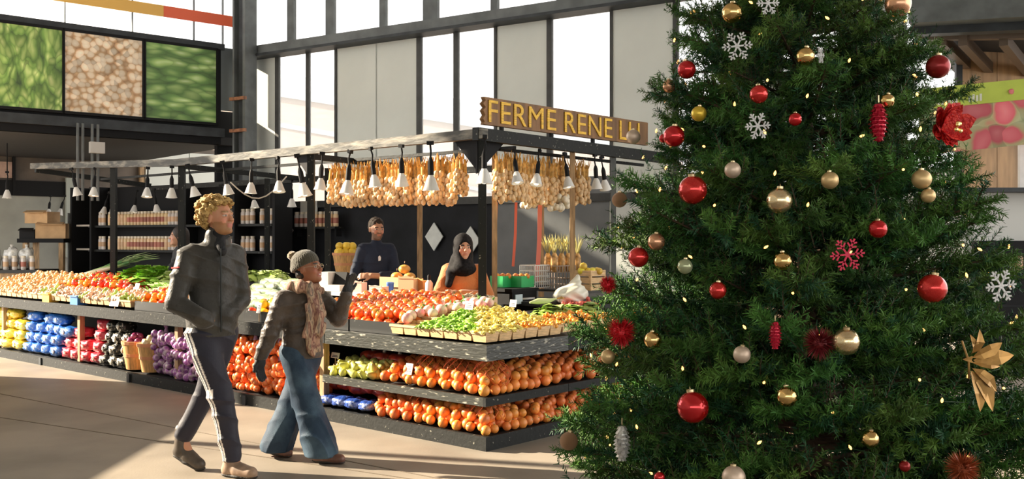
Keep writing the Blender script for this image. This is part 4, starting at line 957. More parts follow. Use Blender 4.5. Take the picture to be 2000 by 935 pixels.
# middle tier left end: pears, red sacks; bottom tier: blue trays with red produce
pear_m = mat('pear_skin', (.56,.55,.14), .4, var=(8,.3), rnd_v=.15); pear_me = MB().lathe([(.004,.045),(.015,.042),(.022,.02),(.034,-.01),(.036,-.03),(.02,-.048),(.004,-.05)], 10).mesh('flesh', pear_m, 'all'); pst2 = MB().tube([(0,0,.043),(.004,0,.065)], .003, 4).mesh('stem', wood_post)
for q in scatter(lambda t, b: .385+.12*b, 1.3, 1.9, .04, .32, .072, 2, .034, .05):
    o = thing('pear', 'small yellow-green pear on the middle tier below the waving hand', 'pear', S(*q), group='pears on the middle tier', rot=(rnd(-1.5,1.5), rnd(-1.5,1.5), 0)); put('flesh', pear_me, o); put('stem', pst2, o)
redsack = ramp_mat('red_sack', [(0,(.80,.16,.06)),(.5,(.62,.06,.03)),(1,(.35,.03,.02))], scale=20, rough=.3)
for i, (t, b) in enumerate(((1.36,.40),(1.58,.42),(1.78,.46))):
    o = thing('net_sack', '%s red net sack from the right behind the pears on the middle tier' % ordn(i), 'net sack', S(t,b,.45), ANG_U+rnd(-.3,.3), 'red net sacks'); put('filled_net', bag_mesh(i, redsack, .24,.2,.12,.06), o); MB().lathe([(.02,.1),(.012,.15),(.022,.17)], 7).build('knot', mat('clear_knot', (.7,.68,.65), .3), o)
blue_film = mat('blue_film', (.04,.10,.42), .2, var=(12,1), col2=(.6,.66,.8), thr=(.55,.68), bump=(20,.8), coat=.5)
for i in range(5):
    t = 1.42+i*.17; o = thing('blue_tray', '%s blue film tray from the right on the bottom tier' % ordn(i), 'tray', S(t,.12,.11), ANG_U+math.pi, 'blue film trays'); put('film', bag_mesh(40+i, blue_film, .18,.22,.09,.12), o); 
    o2 = thing('net_sack', '%s red sack from the right lying behind the blue trays' % ordn(i), 'net sack', S(t+.02,.32,.19+.02*(i%2)), ANG_U+rnd(-.3,.3), 'red sacks behind the blue trays'); put('filled_net', bag_mesh(60+i, redsack, .2,.24,.13,.08), o2); MB().lathe([(.02,.1),(.012,.15),(.03,.18)], 7).build('knot', MATS['clear_knot'], o2)

# ------------------------------------------------------------------ things inside the stall
ct = thing('inner_counter', 'pale inner counter behind the tomatoes where the sellers stand', 'counter', S(3.3,1.25,0)); 
part('top', lambda m: sbox(m, 2.1, 4.6, 1.02, 1.42, .98, 1.02), white_m, ct); part('body', lambda m: sbox(m, 2.15, 4.55, 1.06, 1.38, 0, .98), black_flat, ct)
c2 = thing('side_counter', 'dark side counter behind the right baskets', 'counter', S(1.2,2.2,0)); part('top', lambda m: sbox(m, .95, 1.5, 1.8, 3.6, .92, .96), dark_in, c2); part('body', lambda m: sbox(m, 1.0, 1.45, 1.84, 3.55, 0, .92), black_flat, c2)
def at_counter(px, b, z): return S(tpx(px, b), b, z)
# tall basket of yellow grapefruit
t = thing('bushel_basket', 'tall bushel basket of yellow fruit behind the waving woman', 'basket', at_counter(675,2.2,.0), 0, scale=(1.05,1.05,1.0)); zo = 1.12; t.location.z = zo
put('slatted_body', bush, t); [put('hoop', h_, t) for h_ in hoop]
st_b = thing('crate_stand', 'dark crate stand under the yellow fruit basket', 'stand', at_counter(675,2.2,0)); MB().box((0,0,.55), (.4,.4,1.1)).build('body', black_flat, st_b); MB().box((0,0,1.105), (.46,.46,.03)).build('top', wood_post, st_b)
gf = MB().ball((0,0,0), .05, 12, 8, (1,1,.95)).mesh('peel', mat('yellow_peel', (.88,.58,.06), .4, rnd_v=.1), 'all')
for k in range(14): a = k*2.4; r_ = .13*math.sqrt((k%9)/9); q = thing('grapefruit', 'yellow fruit heaped in the tall bushel basket', 'grapefruit', Vector(t.location)+Vector((math.cos(a)*r_, math.sin(a)*r_, .28+(.07 if k >= 9 else 0))), group='yellow fruit in the tall basket'); put('peel', gf, q); put('stem_button', btn_me, q)
# till / scale
t = thing('cash_scale', 'white and black till with scale beside the waving hand', 'till', at_counter(655,1.2,1.02), ANG_U+math.pi+.2); MB().box((0,0,.03), (.28,.2,.06)).build('base', white_m, t); M = Matrix.Rotation(R(-20), 3, 'X'); MB().box((.06,.02,.12), (.16,.04,.14), M=M).build('screen', black_flat, t); MB().box((-.1,0,.12), (.12,.14,.14)).build('printer', white_m, t)
t = thing('blue_mug', 'blue cup on the counter beside the navy-shirted seller', 'cup', at_counter(762,1.3,1.02)); MB().lathe([(.032,0),(.038,.09),(.034,.09),(.03,.01)], 12).build('cup', mat('blue_cup', (.05,.12,.4), .4), t, True); MB().lathe([(.039,.085),(.039,.1),(.02,.105)], 12).build('lid', mat('blue_lid', (.1,.2,.5), .4), t, True)
# paper bags, boxes
def pbag(px, b, z, w, h, label, m=card_m):
    o = thing('paper_bag', label, 'paper bag', at_counter(px,b,z), ANG_U+math.pi+rnd(-.3,.3), 'brown paper bags'); MB().box((0,0,h/2), (w,w*.6,h)).build('body', m, o); MB().poly([(-w/2,0),(w/2,0),(w/2,h*.16),(w*.3,h*.10),(0,h*.2),(-w*.3,h*.1),(-w/2,h*.18)], .008, o=(0,-w*.3,h)).build('torn_top', m, o)
pbag(798,1.1,1.02,.17,.16,'brown paper bag behind the tomatoes left of the headscarf seller',mat('kraft', (.72,.48,.26), .8)); pbag(822,1.2,1.02,.15,.14,'smaller orange-brown paper bag beside the headscarf seller', mat('kraft_orange', (.72,.33,.10), .8)); pbag(700,1.1,1.02,.15,.10,'pink printed paper bag behind the tomatoes near the waving hand',mat('kraft_pink', (.75,.48,.38), .8)); pbag(740,1.1,1.02,.17,.07,'low peach paper bag behind the tomatoes',mat('kraft_pink', (.75,.48,.38), .8))
for (px, lb) in ((775,'left'),(790,'middle'),(800,'right')): q = thing('squash', 'orange squash on the counter, %s of the three beside the navy shirt' % lb, 'squash', at_counter(px,1.7,1.16 if px != 790 else 1.24), group='orange squashes'); put('flesh', MB().ball((0,0,0), .06, 14, 8, (1,1,.75), fn=lambda v: 1+.07*math.cos(8*math.atan2(v.y,v.x))).mesh('flesh', mat('squash_skin', (.85,.40,.08), .4), 'all'), q); put('stem', pst2, q, (0,0,.02))
bx_ = thing('squash_box', 'cardboard box under the orange squashes', 'box', at_counter(788,1.7,.95), ANG_U); MB().box((0,0,.07), (.36,.3,.14)).build('body', card_m, bx_); MB().box((0,.17,.16), (.36,.01,.1)).build('flap', card_m, bx_)
b2 = thing('squash_table', 'dark table under the squash box', 'table', at_counter(788,1.7,0), ANG_U); MB().box((0,0,.93), (.5,.4,.04)).build('top', dark_in, b2); [MB().box((x,y,.455), (.04,.04,.91)).build('leg', dark_in, b2) for x in (-.2,.2) for y in (-.15,.15)]
o = thing('cardboard_tray', 'cardboard tray of pale mushrooms in front of the headscarf seller', 'box', S(tpx(932,.98),.98,.95), ANG_U+math.pi); MB().box((0,0,.05), (.30,.2,.10)).build('body', mat('tray_card', (.70,.46,.28), .8), o)
bits('mushroom_heap', 'pale mushrooms filling the cardboard tray', 'mushrooms', [(tpx(932,.98)+dx,.98,1.03) for dx in (-.08,0,.08)], mat('mushroom', (.80,.64,.44), .6), .022, 16, (1,1,.7), .07, .04)
q = thing('white_bottle', 'white bottle with black cap beside the headscarf seller', 'bottle', at_counter(838,1.15,1.02)); MB().lathe([(.035,0),(.037,.02),(.037,.12),(.015,.15)], 12).build('body', paper_m, q, True); MB().lathe([(.017,.15),(.017,.19),(.008,.2)], 10).build('cap', black_flat, q, True)
# right: green fruit boxes, scale, wire crates, pineapples, basket, white bag
gb = mat('green_plastic', (.03,.42,.12), .35)
for i, px in enumerate((982,1018)):
    d = 9.75; o = thing('green_fruit_box', 'green plastic box of oranges, %s of the two on the dark counter' % ('left' if i == 0 else 'right'), 'fruit box', P(px, 560, d), ANG_V, 'green fruit boxes')
    for (x, y, sx, sy) in ((0,-.08,.19,.01),(0,.08,.19,.01),(-.09,0,.01,.16),(.09,0,.01,.16)): MB().box((x,y,.055), (sx,sy,.11)).build('side', gb, o)
    MB().box((0,0,.005), (.18,.16,.01)).build('floor_panel', gb, o)
    for k in range(6): q = thing('orange_fruit', 'orange in the %s green box on the dark counter' % ('left' if i == 0 else 'right'), 'orange', Vector(o.location)+Vector(((k%3-1)*.055, (k//3-.5)*.07, .105)), rnd(0,6), 'oranges in the green boxes', scale=.75); put('peel', org_me, q); put('stem_button', btn_me, q)
o = thing('counter_scale', 'black weighing scale with steel edge below the green fruit boxes', 'scale', P(1005, 592, 9.6), ANG_V); MB().box((0,0,.06), (.36,.26,.12)).build('body', black_flat, o); MB().box((0,-.135,.05), (.28,.01,.018)).build('steel_strip', chrome, o); MB().box((-.1,-.14,.05), (.1,.012,.09)).build('keypad', mat('pale_blue_pad', (.55,.65,.7), .5), o); MB().box((0,0,.135), (.4,.28,.03)).build('platter', black_flat, o)
def wire_crate(p, w, dp, h, m, label, n=7):
    o = thing('wire_crate', label, 'crate', p, ANG_V, 'wire crates'); mb = MB()
    for k in range(n+1):
        x = -w/2+w*k/n
        for y in (-dp/2, dp/2): mb.bar((x,y,0), (x,y,h), .008, .008)
    for k in range(5):
        z = h*k/4
        for y in (-dp/2, dp/2): mb.bar((-w/2,y,z), (w/2,y,z), .008, .008)
        for x in (-w/2, w/2): mb.bar((x,-dp/2,z), (x,dp/2,z), .008, .008)
    mb.build('wires', m, o); MB().box((0,0,.01), (w,dp,.02)).build('floor_panel', dark_in, o); return o
wire_crate(P(1044,560,10.0), .22,.2,.22, white_m, 'white wire crate beside the brown post'); wire_crate(P(1088,568,10.1), .30,.24,.26, mat('brown_wire', (.32,.24,.18), .5), 'brown wire crate holding the pineapples')
pine_m = ramp_mat('pineapple_skin', [(0,(.80,.50,.20)),(.5,(.66,.36,.12)),(1,(.3,.16,.05))], scale=30); crown_m = mat('dry_crown', (.66,.58,.22), .6, var=(12,.3))
for i, (px, d) in enumerate(((1070,10.15),(1083,10.05),(1097,10.1),(1110,10.15),(1128,10.3))):
    o = thing('pineapple', '%s slim pineapple from the left standing in the wire crates' % ordn(i), 'pineapple', P(px, 526, d)-Vector((0,0,.03)), rnd(0,6), 'slim pineapples'); MB().lathe([(.02,0),(.036,.03),(.04,.1),(.036,.16),(.018,.2)], 10).build('fruit', pine_m, o, True); cr_ = MB()
    for k in range(16): a = k*2.4; rr = .012+.045*(k/16); hh = .22-.07*(k/16); cr_.add([(math.cos(a)*.012-.006,math.sin(a)*.012,.19),(math.cos(a)*.012+.006,math.sin(a)*.012,.19),(math.cos(a)*rr,math.sin(a)*rr,.19+hh*.7),(math.cos(a)*rr*1.8,math.sin(a)*rr*1.8,.19+hh)], [(0,1,2),(0,2,3)])
    cr_.build('crown', crown_m, o)
o = thing('fruit_basket', 'slatted wooden basket of yellow apples beside the tree', 'basket', P(1152, 566, 9.9), ANG_V); 
for z in (.03,.10,.17): 
    for (x, y, sx, sy) in ((0,-.1,.24,.012),(0,.1,.24,.012),(-.12,0,.012,.2),(.12,0,.012,.2)): MB().box((x,y,z), (sx,sy,.055)).build('slat', wood_pale, o)
for x in (-.115,.115):
    for y in (-.095,.095): MB().box((x,y,.1), (.02,.02,.2)).build('corner_post', wood_pale, o)
ap = MB().ball((0,0,0), .04, 10, 7, (1,1,.9)).mesh('flesh', mat('yellow_apple', (.80,.62,.08), .35, rnd_v=.15, rnd_h=.03), 'all')
for k in range(13): q = thing('yellow_apple', 'yellow apple heaped in the slatted wooden basket', 'apple', Vector(o.location)+Vector(((k%4-1.5)*.052+rnd(-.01,.01), ((k//4)%3-1)*.06, .19+(.05 if k == 12 else 0))), rnd(0,6), 'yellow apples in the wooden basket'); put('flesh', ap, q); put('stem', pst2, q, None, None, .6)
o = thing('white_plastic_bag', 'crumpled white plastic bag in front of the wooden basket', 'bag', P(1118, 590, 9.5), .3); sd_ = SDF(); sd_.ell((0,0,.08),(.15,.11,.09),k=.03).cone((.02,0,.1),(.05,0,.26),.09,.02,k=.05).ell((-.1,0,.07),(.09,.09,.08),k=.03).disp(lambda Q: .011*np.sin(Q[...,0]*38+6*np.sin(Q[...,2]*17))*np.sin(Q[...,2]*30+Q[...,1]*26)); sdf_obj('sheet', sd_, .012, mat('white_film', (.80,.78,.66), .3), o)
for i, (px, b) in enumerate(((1075,.5),(1100,.42),(1130,.40),(1160,.4))): bb = bpx(px, b); leaf_bunch('lettuce', '%s leafy lettuce from the left on the right stand beyond the orange baskets' % ordn(i), 'lettuce', b+.05, bb, .84, .17, green_b if i % 2 else mat('mid_lettuce', (.32,.50,.08), .5, var=(12,.35)), 70)
mb_s = [(.72, bpx(px,.72), .9) for px in (1110,1130,1150)]; bits('red_radish_heap', 'red radishes behind the lettuces on the right stand', 'radishes', mb_s, red_m, .022, 22, (1,1,1), .1, .1)
o = thing('corn_cob', 'pale green corn cob lying behind the price card', 'corn', P(1060, 590, 9.0), .4); MB().tube([(-.13,0,0),(-.05,0,.01),(.05,0,.01),(.14,0,.03)], [.008,.028,.026,.006], 8).build('husk', mat('husk', (.58,.62,.32), .5), o, True); MB().add([(.1,0,.02),(.2,.02,.05),(.22,-.02,.03)], [(0,1,2)]).build('silk', straw, o)

# ------------------------------------------------------------------ far left: table with jars, carton cart
o = thing('packing_table', 'table with white packed goods at the far left edge', 'table', P(20, HZ, 16.4)-Vector((0,0,CAMH))); MB().box((0,0,1.02), (1.3,.7,.05)).build('top', dark_in, o); MB().box((0,-.3,.88), (1.3,.03,.22)).build('apron', wood_post, o); [MB().box((x,y,.5), (.06,.06,1.0)).build('leg', dark_in, o) for x in (-.55,.55) for y in (-.25,.25)]
for r in range(3):
    for i in range(8-r):
        jar(Vector(o.location)+Vector((-.55+i*.145+.07*r, -.2+.13*r, 1.045)), '%s jar from the left in the %s row on the far left table' % (ordn(i), ordn(r)), 'jars on the far left table', jar_b2, jar_dk if (i+r) % 3 == 0 else jar_lab)
for i, x in enumerate((-.35,-.05,.2)):
    q = thing('plastic_packet', '%s clear packet from the left on the far left table' % ordn(i), 'packet', Vector(o.location)+Vector((x,.15,1.045)), group='clear packets'); put('film', bag_mesh(80+i, mat('clear_packet', (.72,.70,.66), .2, var=(18,.3), coat=.5), .24,.2,.36,.15), q); MB().lathe([(.02,.3),(.014,.36),(.03,.41)], 7).build('knot', MATS['clear_knot'], q)
o = thing('carton_cart', 'dark cart with legs below stacked cartons at left', 'cart', P(92, HZ, 17.2)-Vector((0,0,CAMH))); MB().box((0,0,1.52), (.8,.5,.07)).build('top', black_flat, o); [MB().box((x,y,.75), (.08,.08,1.5)).build('leg', wood_post, o) for x in (-.28,.34) for y in (-.18,.18)]
for (x, z, w, h, lb, rz) in ((.12,1.555,.5,.26,'large cardboard carton on the dark cart',.1),(-.08,1.82,.44,.2,'open cardboard carton tilted on top of the large one',-.2),(-.27,1.555,.26,.16,'black plastic crate beside the cartons on the cart',0)):
    q = thing('carton' if 'card' in lb else 'plastic_crate', lb, 'carton', Vector(o.location)+Vector((x,0,z)), rz); MB().box((0,0,h/2), (w,.34,h)).build('body', card_m if 'card' in lb else black_flat, q); MB().box((0,-.2,h), (w*.9,.1,.01), M=Matrix.Rotation(.4,3,'X')).build('flap', card_m if 'card' in lb else black_flat, q)

# ------------------------------------------------------------------ christmas tree
TC = Vector((568/FPX*4.3, 4.3, 0)); TA = 4.5
def tr_r(z): return max(.02, 1.235-.275*z+.06*math.sin(max(0,min(1,(z-.3)/3))*math.pi))
tree = thing('christmas_tree', 'tall dense green Christmas tree with lights filling the right of the scene', 'tree', TC)
bark = mat('tree_bark', (.10,.06,.035), .8, var=(14,.4)); ndl = mat('fir_needles', (.027,.098,.022), .55, spec=.25, var=(3.5,1), col2=(.10,.21,.035), rnd_v=.22, rnd_h=.02); ndl2 = mat('fir_needles_blue', (.017,.066,.026), .55, spec=.25, var=(3.5,.5), rnd_v=.2)
MB().tube([(0,0,0),(0,0,1.5),(0,0,TA)], [.07,.05,.01], 10).build('trunk', bark, tree, True)
MB().lathe([(.28,0),(.30,.03),(.10,.06),(.085,.25)], 20).build('stand', black_flat, tree, True)
def branch_mesh(seed):
    """unit branch along +x, length 1, needles on side twigs; scaled per branch"""
    rg = np.random.RandomState(seed); V_, F_, MI = [], [], []
    def needle_twig(a, d, L, n, ln, mi):
        d = d/np.linalg.norm(d); s = np.cross(d, [0,0,1.]); s /= np.linalg.norm(s)+1e-9; u_ = np.cross(s, d)
        for k in range(n):
            p = a+d*L*(k+rg.rand())/n; th = rg.uniform(0, 2*np.pi); r_ = s*np.cos(th)+u_*np.sin(th)
            q = d*rg.uniform(.35,.8)+r_*rg.uniform(.6,1.0); q /= np.linalg.norm(q); l = ln*rg.uniform(.7,1.15)*(1-.35*k/n)
            w = np.cross(q, rg.normal(size=3)); w /= np.linalg.norm(w)+1e-9; w *= .0025
            o = len(V_); V_.extend([p-w, p+w, p+q*l+w*.35, p+q*l-w*.35]); F_.append((o,o+1,o+2,o+3)); MI.append(mi)
        o = len(V_); w = s*.0035; V_.extend([a-w, a+w, a+d*L+w*.4, a+d*L-w*.4]); F_.append((o,o+1,o+2,o+3)); MI.append(2)
    N_ = 20
    for k in range(N_):
        x = .30+.66*k/N_
        for sgn in (-1, 1):
            L = (.26*(1-.55*(x-.3)/.7))*rg.uniform(.75,1.15); an = rg.uniform(.55,.95); el = rg.uniform(-.28,.55)
            d = np.array([np.cos(an), sgn*np.sin(an)*np.cos(el), np.sin(el)*.8+.12])
            a = np.array([x, 0, .06*x*x]); mi = 0 if rg.rand() < .7 else 1
            needle_twig(a, d, L, 40, .040, mi)
            if rg.rand() < .8: needle_twig(a+d*L*.45, d+rg.normal(size=3)*.45, L*.62, 26, .038, mi)
    needle_twig(np.array([.9,0,.05]), np.array([1,0,.15]), .16, 44, .034, 0)
    for k in range(6): needle_twig(np.array([.35+.1*k,0,.03+.02*k]), np.array([.6,rg.uniform(-.4,.4),.8]), .13, 30, .032, k % 2)
    me = bpy.data.meshes.new('branch'); o = len(V_)
    n = 5
    for i, (x, r_) in enumerate(((0,.013),(.5,.009),(.95,.003))):
        for k in range(n): a = 2*np.pi*k/n; V_.append(np.array([x, r_*np.cos(a), .06*x*x+r_*np.sin(a)]))
    for i in range(2):
        for k in range(n): k2 = (k+1) % n; F_.append((o+i*n+k, o+i*n+k2, o+(i+1)*n+k2, o+(i+1)*n+k)); MI.append(2)
    me.from_pydata([tuple(v) for v in V_], [], F_); me.update()
    for m in (ndl, ndl2, bark): me.materials.append(m)
    me.polygons.foreach_set('material_index', MI); return me
BM = [branch_mesh(100+k) for k in range(8)]
brs = []
lev = 30
for l in range(lev):
    f = l/(lev-1); z = .22+(TA-.35)*(f**1.12)
    r = tr_r(z); n = max(4, int(round(7+11*(r/1.2))))
    for k in range(n):
        a = 2*math.pi*(k+.5*(l%2)+rnd(-.22,.22))/n; brs.append((z+rnd(-.05,.05), a, r*rnd(.82,1.08)*(.88 if math.cos(a) > .6 and z > 1.8 else 1)))
def facing(b): return -math.sin(b[1])          # camera lies towards -y
brs = [b for b in brs if b[0] < 3.2 or facing(b) > -.4]
brs.sort(key=lambda b: (b[0] > 3.0, -facing(b)))
for i, (z, a, L) in enumerate(brs[:300]):
    put('branch', BM[i % 8], tree, (0,0,z-.12*L), Euler((rnd(-.5,.5), -rnd(.0,.24), a)), (L, L*.6+.36, L*.6+.36))
rest = brs[300:]
rest = rest[:70]+[(z_, rnd(0, 6.283), tr_r(z_)*rnd(.55,.78)) for z_ in [1.0+2.3*k_/129 for k_ in range(130)]]
if rest:
    import bmesh
    bm = bmesh.new()
    for i, (z, a, L) in enumerate(rest):
        n0 = len(bm.verts); bm.from_mesh(BM[i % 8]); bm.verts.ensure_lookup_table()
        M = Matrix.LocRotScale(Vector((0,0,z-.12*L)), Euler((rnd(-.5,.5), -.12, a)), Vector((L, L*.6+.36, L*.6+.36)))
        for v in bm.verts[n0:]: v.co = M@v.co
    me = bpy.data.meshes.new('inner_branches'); bm.to_mesh(me); bm.free()
    for m in (ndl, ndl2, bark): me.materials.append(m)
    o = put('inner_branches', me, tree); o['kind'] = 'stuff'

def on_tree(px, py, push=0.0):
    """point where the view line through this spot meets the outside of the tree (or its flank)"""
    dv = Vector(((px-1000)/FPX, 1, -(py-HZ)/FPX)); best = None
    for s_ in np.arange(2.6, 5.2, .01):
        q = Vector((0,0,CAMH))+dv*s_; e_ = math.hypot(q.x-TC.x, q.y-TC.y)-(tr_r(q.z)*.98+push)
        if best is None or e_ < best[0]: best = (e_, q)
        if e_ <= 0: return q
    return best[1]
# string lights
sl = thing('string_lights', 'warm white fairy lights wound through the Christmas tree', 'string lights', TC)
bulb = MB().lathe([(.002,-.005),(.0045,0),(.0048,.006),(.0015,.014)], 7).mesh('bulb', mat('fairy_bulb', (1,.7,.35), .3, emit=((1,.46,.12), 2.6)), 'all')
pts = []
for k in range(250):
    z = .30+k/249*2.6; a = k*.47+rnd(-.12,.12)
    if math.sin(a) > .55: pts.append(None); continue
    r = tr_r(z)*rnd(.78,.96)*(.87 if math.cos(a) > .5 and z > 1.7 else 1); pts.append(Vector((math.cos(a)*r, math.sin(a)*r, z+rnd(-.05,.05))))
wr = MB(); wire_m = mat('green_wire', (.02,.06,.02), .5)
for k, p in enumerate(pts):
    if p is None: continue
    put('bulb', bulb, sl, p, (rnd(-1.2,1.2), rnd(-1.2,1.2), 0))
    if k+1 < len(pts) and pts[k+1] is not None: wr.tube([p, (p+pts[k+1])/2*Vector((.97,.97,1)).x, pts[k+1]] if False else [p, (p+pts[k+1])/2-Vector((0,0,.03)), pts[k+1]], .0018, 3, False)
wr.build('wire', wire_m, sl)
# ornaments
orn = {'red': mat('red_glass_ball', (.62,.008,.012), .12, metal=.55, coat=.6), 'redpat': mat('red_glitter_ball', (.58,.008,.012), .16, metal=.55, coat=.5, var=(42,1), col2=(.82,.05,.03), thr=(.5,.54)), 'gold': mat('gold_ball', (.86,.56,.22), .16, metal=1), 'goldpat': mat('gold_pattern_ball', (.80,.50,.20), .2, metal=.9, var=(34,1), col2=(.95,.85,.62), thr=(.48,.54)),
       'matte': mat('matte_gold_ball', (.72,.50,.24), .4, metal=.6), 'champ': mat('champagne_ball', (.72,.55,.42), .45, metal=.5), 'brown': mat('brown_glitter_ball', (.45,.25,.13), .5, metal=.4, bump=(120,.6)), 'rose': mat('rose_gold_ball', (.72,.38,.22), .25, metal=.8), 'green': mat('pale_green_glass', (.45,.48,.28), .12, metal=.4), 'yellow': mat('yellow_ball', (.82,.55,.06), .3, metal=.5), 'dark': mat('dark_red_ball', (.28,.012,.012), .25, metal=.4), 'tinsel': mat('red_tinsel', (.72,.02,.03), .35, metal=.4), 'maroon': mat('maroon_tinsel', (.25,.02,.025), .4, metal=.3), 'rust': mat('rust_tinsel', (.42,.09,.03), .4, metal=.3)}
ball_u = {}
cap_me = MB().lathe([(.26,.94),(.26,1.12),(.1,1.16)], 10).mesh('cap', mat('ornament_cap', (.80,.62,.36), .3, metal=.9), True); loop_me = MB().tube([(0,0,1.14),(.09,0,1.25),(0,0,1.36),(-.09,0,1.25),(0,0,1.14)], .022, 4).mesh('hook', MATS['ornament_cap'])
def ball_mesh(k, ridged=False):
    key = (k, ridged)
    if key not in ball_u: ball_u[key] = MB().ball((0,0,0), 1, 24, 16, fn=(lambda v: 1-.05*abs(math.sin(6*math.atan2(v.y, v.x)))) if ridged else None).mesh('ball', orn[k], 'all')
    return ball_u[key]
def tinsel_mesh(k, n, spread=1.0):
    mb = MB(); rg = random.Random(n)
    mb.ball((0,0,0), .55, 10, 7)
    for i in range(n):
        v = Vector((rg.gauss(0,1), rg.gauss(0,1), rg.gauss(0,1))).normalized(); s_ = v.cross(Vector((rg.gauss(0,1), rg.gauss(0,1), 1))).normalized()*.06
        mb.add([v*.4-s_, v*.4+s_, v*rg.uniform(.85,1.1)*spread], [(0,1,2)])
    return mb.mesh('tinsel', orn[k])
BALLS = [(1341,136,36,'red','red ball on the upper left flank near the snowflake'),(1482,184,36,'redpat','patterned red ball below the white snowflake'),(1316,266,42,'red','shiny red ball beside the farm sign end'),(1353,371,56,'redpat','big patterned red ball left of the gold patterned one'),(1715,447,36,'red','plain red ball below the small gold ball at right'),(1402,567,34,'ridge','ridged dark red ball in the middle left'),(1821,563,56,'redpat','big patterned red ball left of the right white snowflake'),(1353,795,62,'red','largest shiny red ball low on the tree'),(1553,233,26,'red','small red ball near the upper middle'),(1832,130,46,'dark','dark red ball on the upper right flank'),(1247,502,40,'redpat','red ball half hidden on the left flank above the tomatoes'),(1296,270,18,'red','tiny red ball tucked beside the shiny red one'),(1767,910,22,'dark','small dark red ball near the bottom right'),(1288,932,22,'red','small red ball at the bottom left edge of the picture'),
 (1430,25,40,'gold','gold ball near the top left'),(1573,110,36,'gold','gold ball right of the white snowflake'),(1307,168,26,'rose','small copper ball below the upper left red ball'),(1365,222,30,'yellow','yellow ball above the shiny red one'),(1237,267,28,'champ','champagne ball overlapping the farm sign'),(1431,332,32,'champ','matte beige ball above the big gold patterned one'),(1621,352,34,'matte','matte gold ball at upper centre right'),(1813,382,28,'matte','small matte gold ball below the red bow'),(1522,392,50,'goldpat','big patterned gold ball in the centre'),(1210,390,30,'brown','brown glitter ball at the left tip beside the stall'),(1282,472,34,'rose','rose gold ball on the left flank'),(1529,510,36,'gold','gold ball below the big patterned gold one'),(1338,520,30,'green','pale green glass ball on the left'),(1653,667,52,'goldpat','big shiny gold ball low in the centre right'),(1449,692,34,'champ','matte champagne ball low in the centre left'),(1275,664,34,'gold','gold ball right of the red tinsel ball'),(1187,696,28,'matte','small gold ball below the red tinsel ball'),(1537,774,40,'gold','gold ball right of the largest red ball'),(1111,861,36,'brown','tan glitter ball at the lower left tip'),(1700,857,34,'gold','pale gold ball near the bottom right'),(1433,932,46,'champ','beige glitter ball at the bottom picture edge'),(1733,197,28,'gold','gold ball above the red pine cone'),(1754,8,50,'rose','rose gold ball at the top right edge'),(1800,350,38,'matte','gold ball half buried below the red bow'),(1940,692,26,'gold','small gold ball beside the gold leaf spray')]
for (px, py, dm, k, lb) in BALLS:
    q = on_tree(px, py, .035); r = dm/2*q.y/FPX
    o = thing('ball_ornament', lb, 'ornament', q, rnd(0,6), 'ball ornaments on the tree', rot=(rnd(-.15,.15), rnd(-.15,.15), rnd(0,6)), scale=r)
    put('ball', ball_mesh('redpat' if k == 'ridge' else k, k == 'ridge'), o); put('cap', cap_me, o); put('hook', loop_me, o)
for (px, py, dm, k, lb) in ((1213,648,60,'tinsel','fluffy red tinsel ball on the left flank'),(1600,670,56,'maroon','maroon tinsel ball deep in the branches left of the gold ball'),(1880,915,60,'rust','rust tinsel star at the bottom right'),(1187,555,36,'tinsel','red tinsel curl at the left edge beside the fruit basket')):
    q = on_tree(px, py, .03 if k != 'maroon' else -.03); o = thing('tinsel_ornament', lb, 'ornament', q, group='tinsel ornaments', scale=dm/2*q.y/FPX); put('tinsel', tinsel_mesh(k, 420, 1.25 if k != 'tinsel' else 1.05), o); put('hook', loop_me, o)
# pine cones
def cone_orn(px, py, w, h, m, label, ang=0.0):
    q = on_tree(px, py, .04); s_ = q.y/FPX; o = thing('pine_cone_ornament', label, 'ornament', q, 0, 'pine cone ornaments', rot=(0, ang, rnd(0,6))); W_, H_ = w/2*s_, h/2*s_; mb = MB(); mb.ball((0,0,0), 1, 12, 10, (W_*.72,W_*.72,H_*.95))
    rows = 9
    for j in range(rows):
        f = (j+.5)/rows; z = H_*(.92-1.84*f); rr = W_*math.sin(math.pi*(.12+.80*f))**.7
        for k in range(8):
            a = 2*math.pi*(k+.5*(j%2))/8; c_, s2 = math.cos(a), math.sin(a); t_ = Vector((-s2, c_, 0)); b0 = Vector((c_*rr*.6, s2*rr*.6, z+H_*.10))
            tip = Vector((c_*rr, s2*rr, z-H_*.06)); mb.add([b0-t_*rr*.28, b0+t_*rr*.28, tip+t_*rr*.30, tip-t_*rr*.30, tip-Vector((0,0,H_*.03))*1.0-Vector((c_,s2,0))*rr*.25], [(0,1,2,3),(3,2,4)])
    mb.build('scales', m, o); MB().tube([(0,0,H_),(0,0,H_*1.35)], .003, 5).build('hook', MATS['ornament_cap'], o)
cone_orn(1716,240,38,80,mat('red_cone', (.60,.02,.05), .25, metal=.4), 'red pine cone ornament at upper right'); cone_orn(1514,655,26,58,MATS['red_cone'], 'small red pine cone ornament low in the centre'); cone_orn(1215,866,34,74,mat('silver_cone', (.66,.64,.60), .3, metal=.6, var=(40,.3)), 'silver pine cone ornament at the lower left')
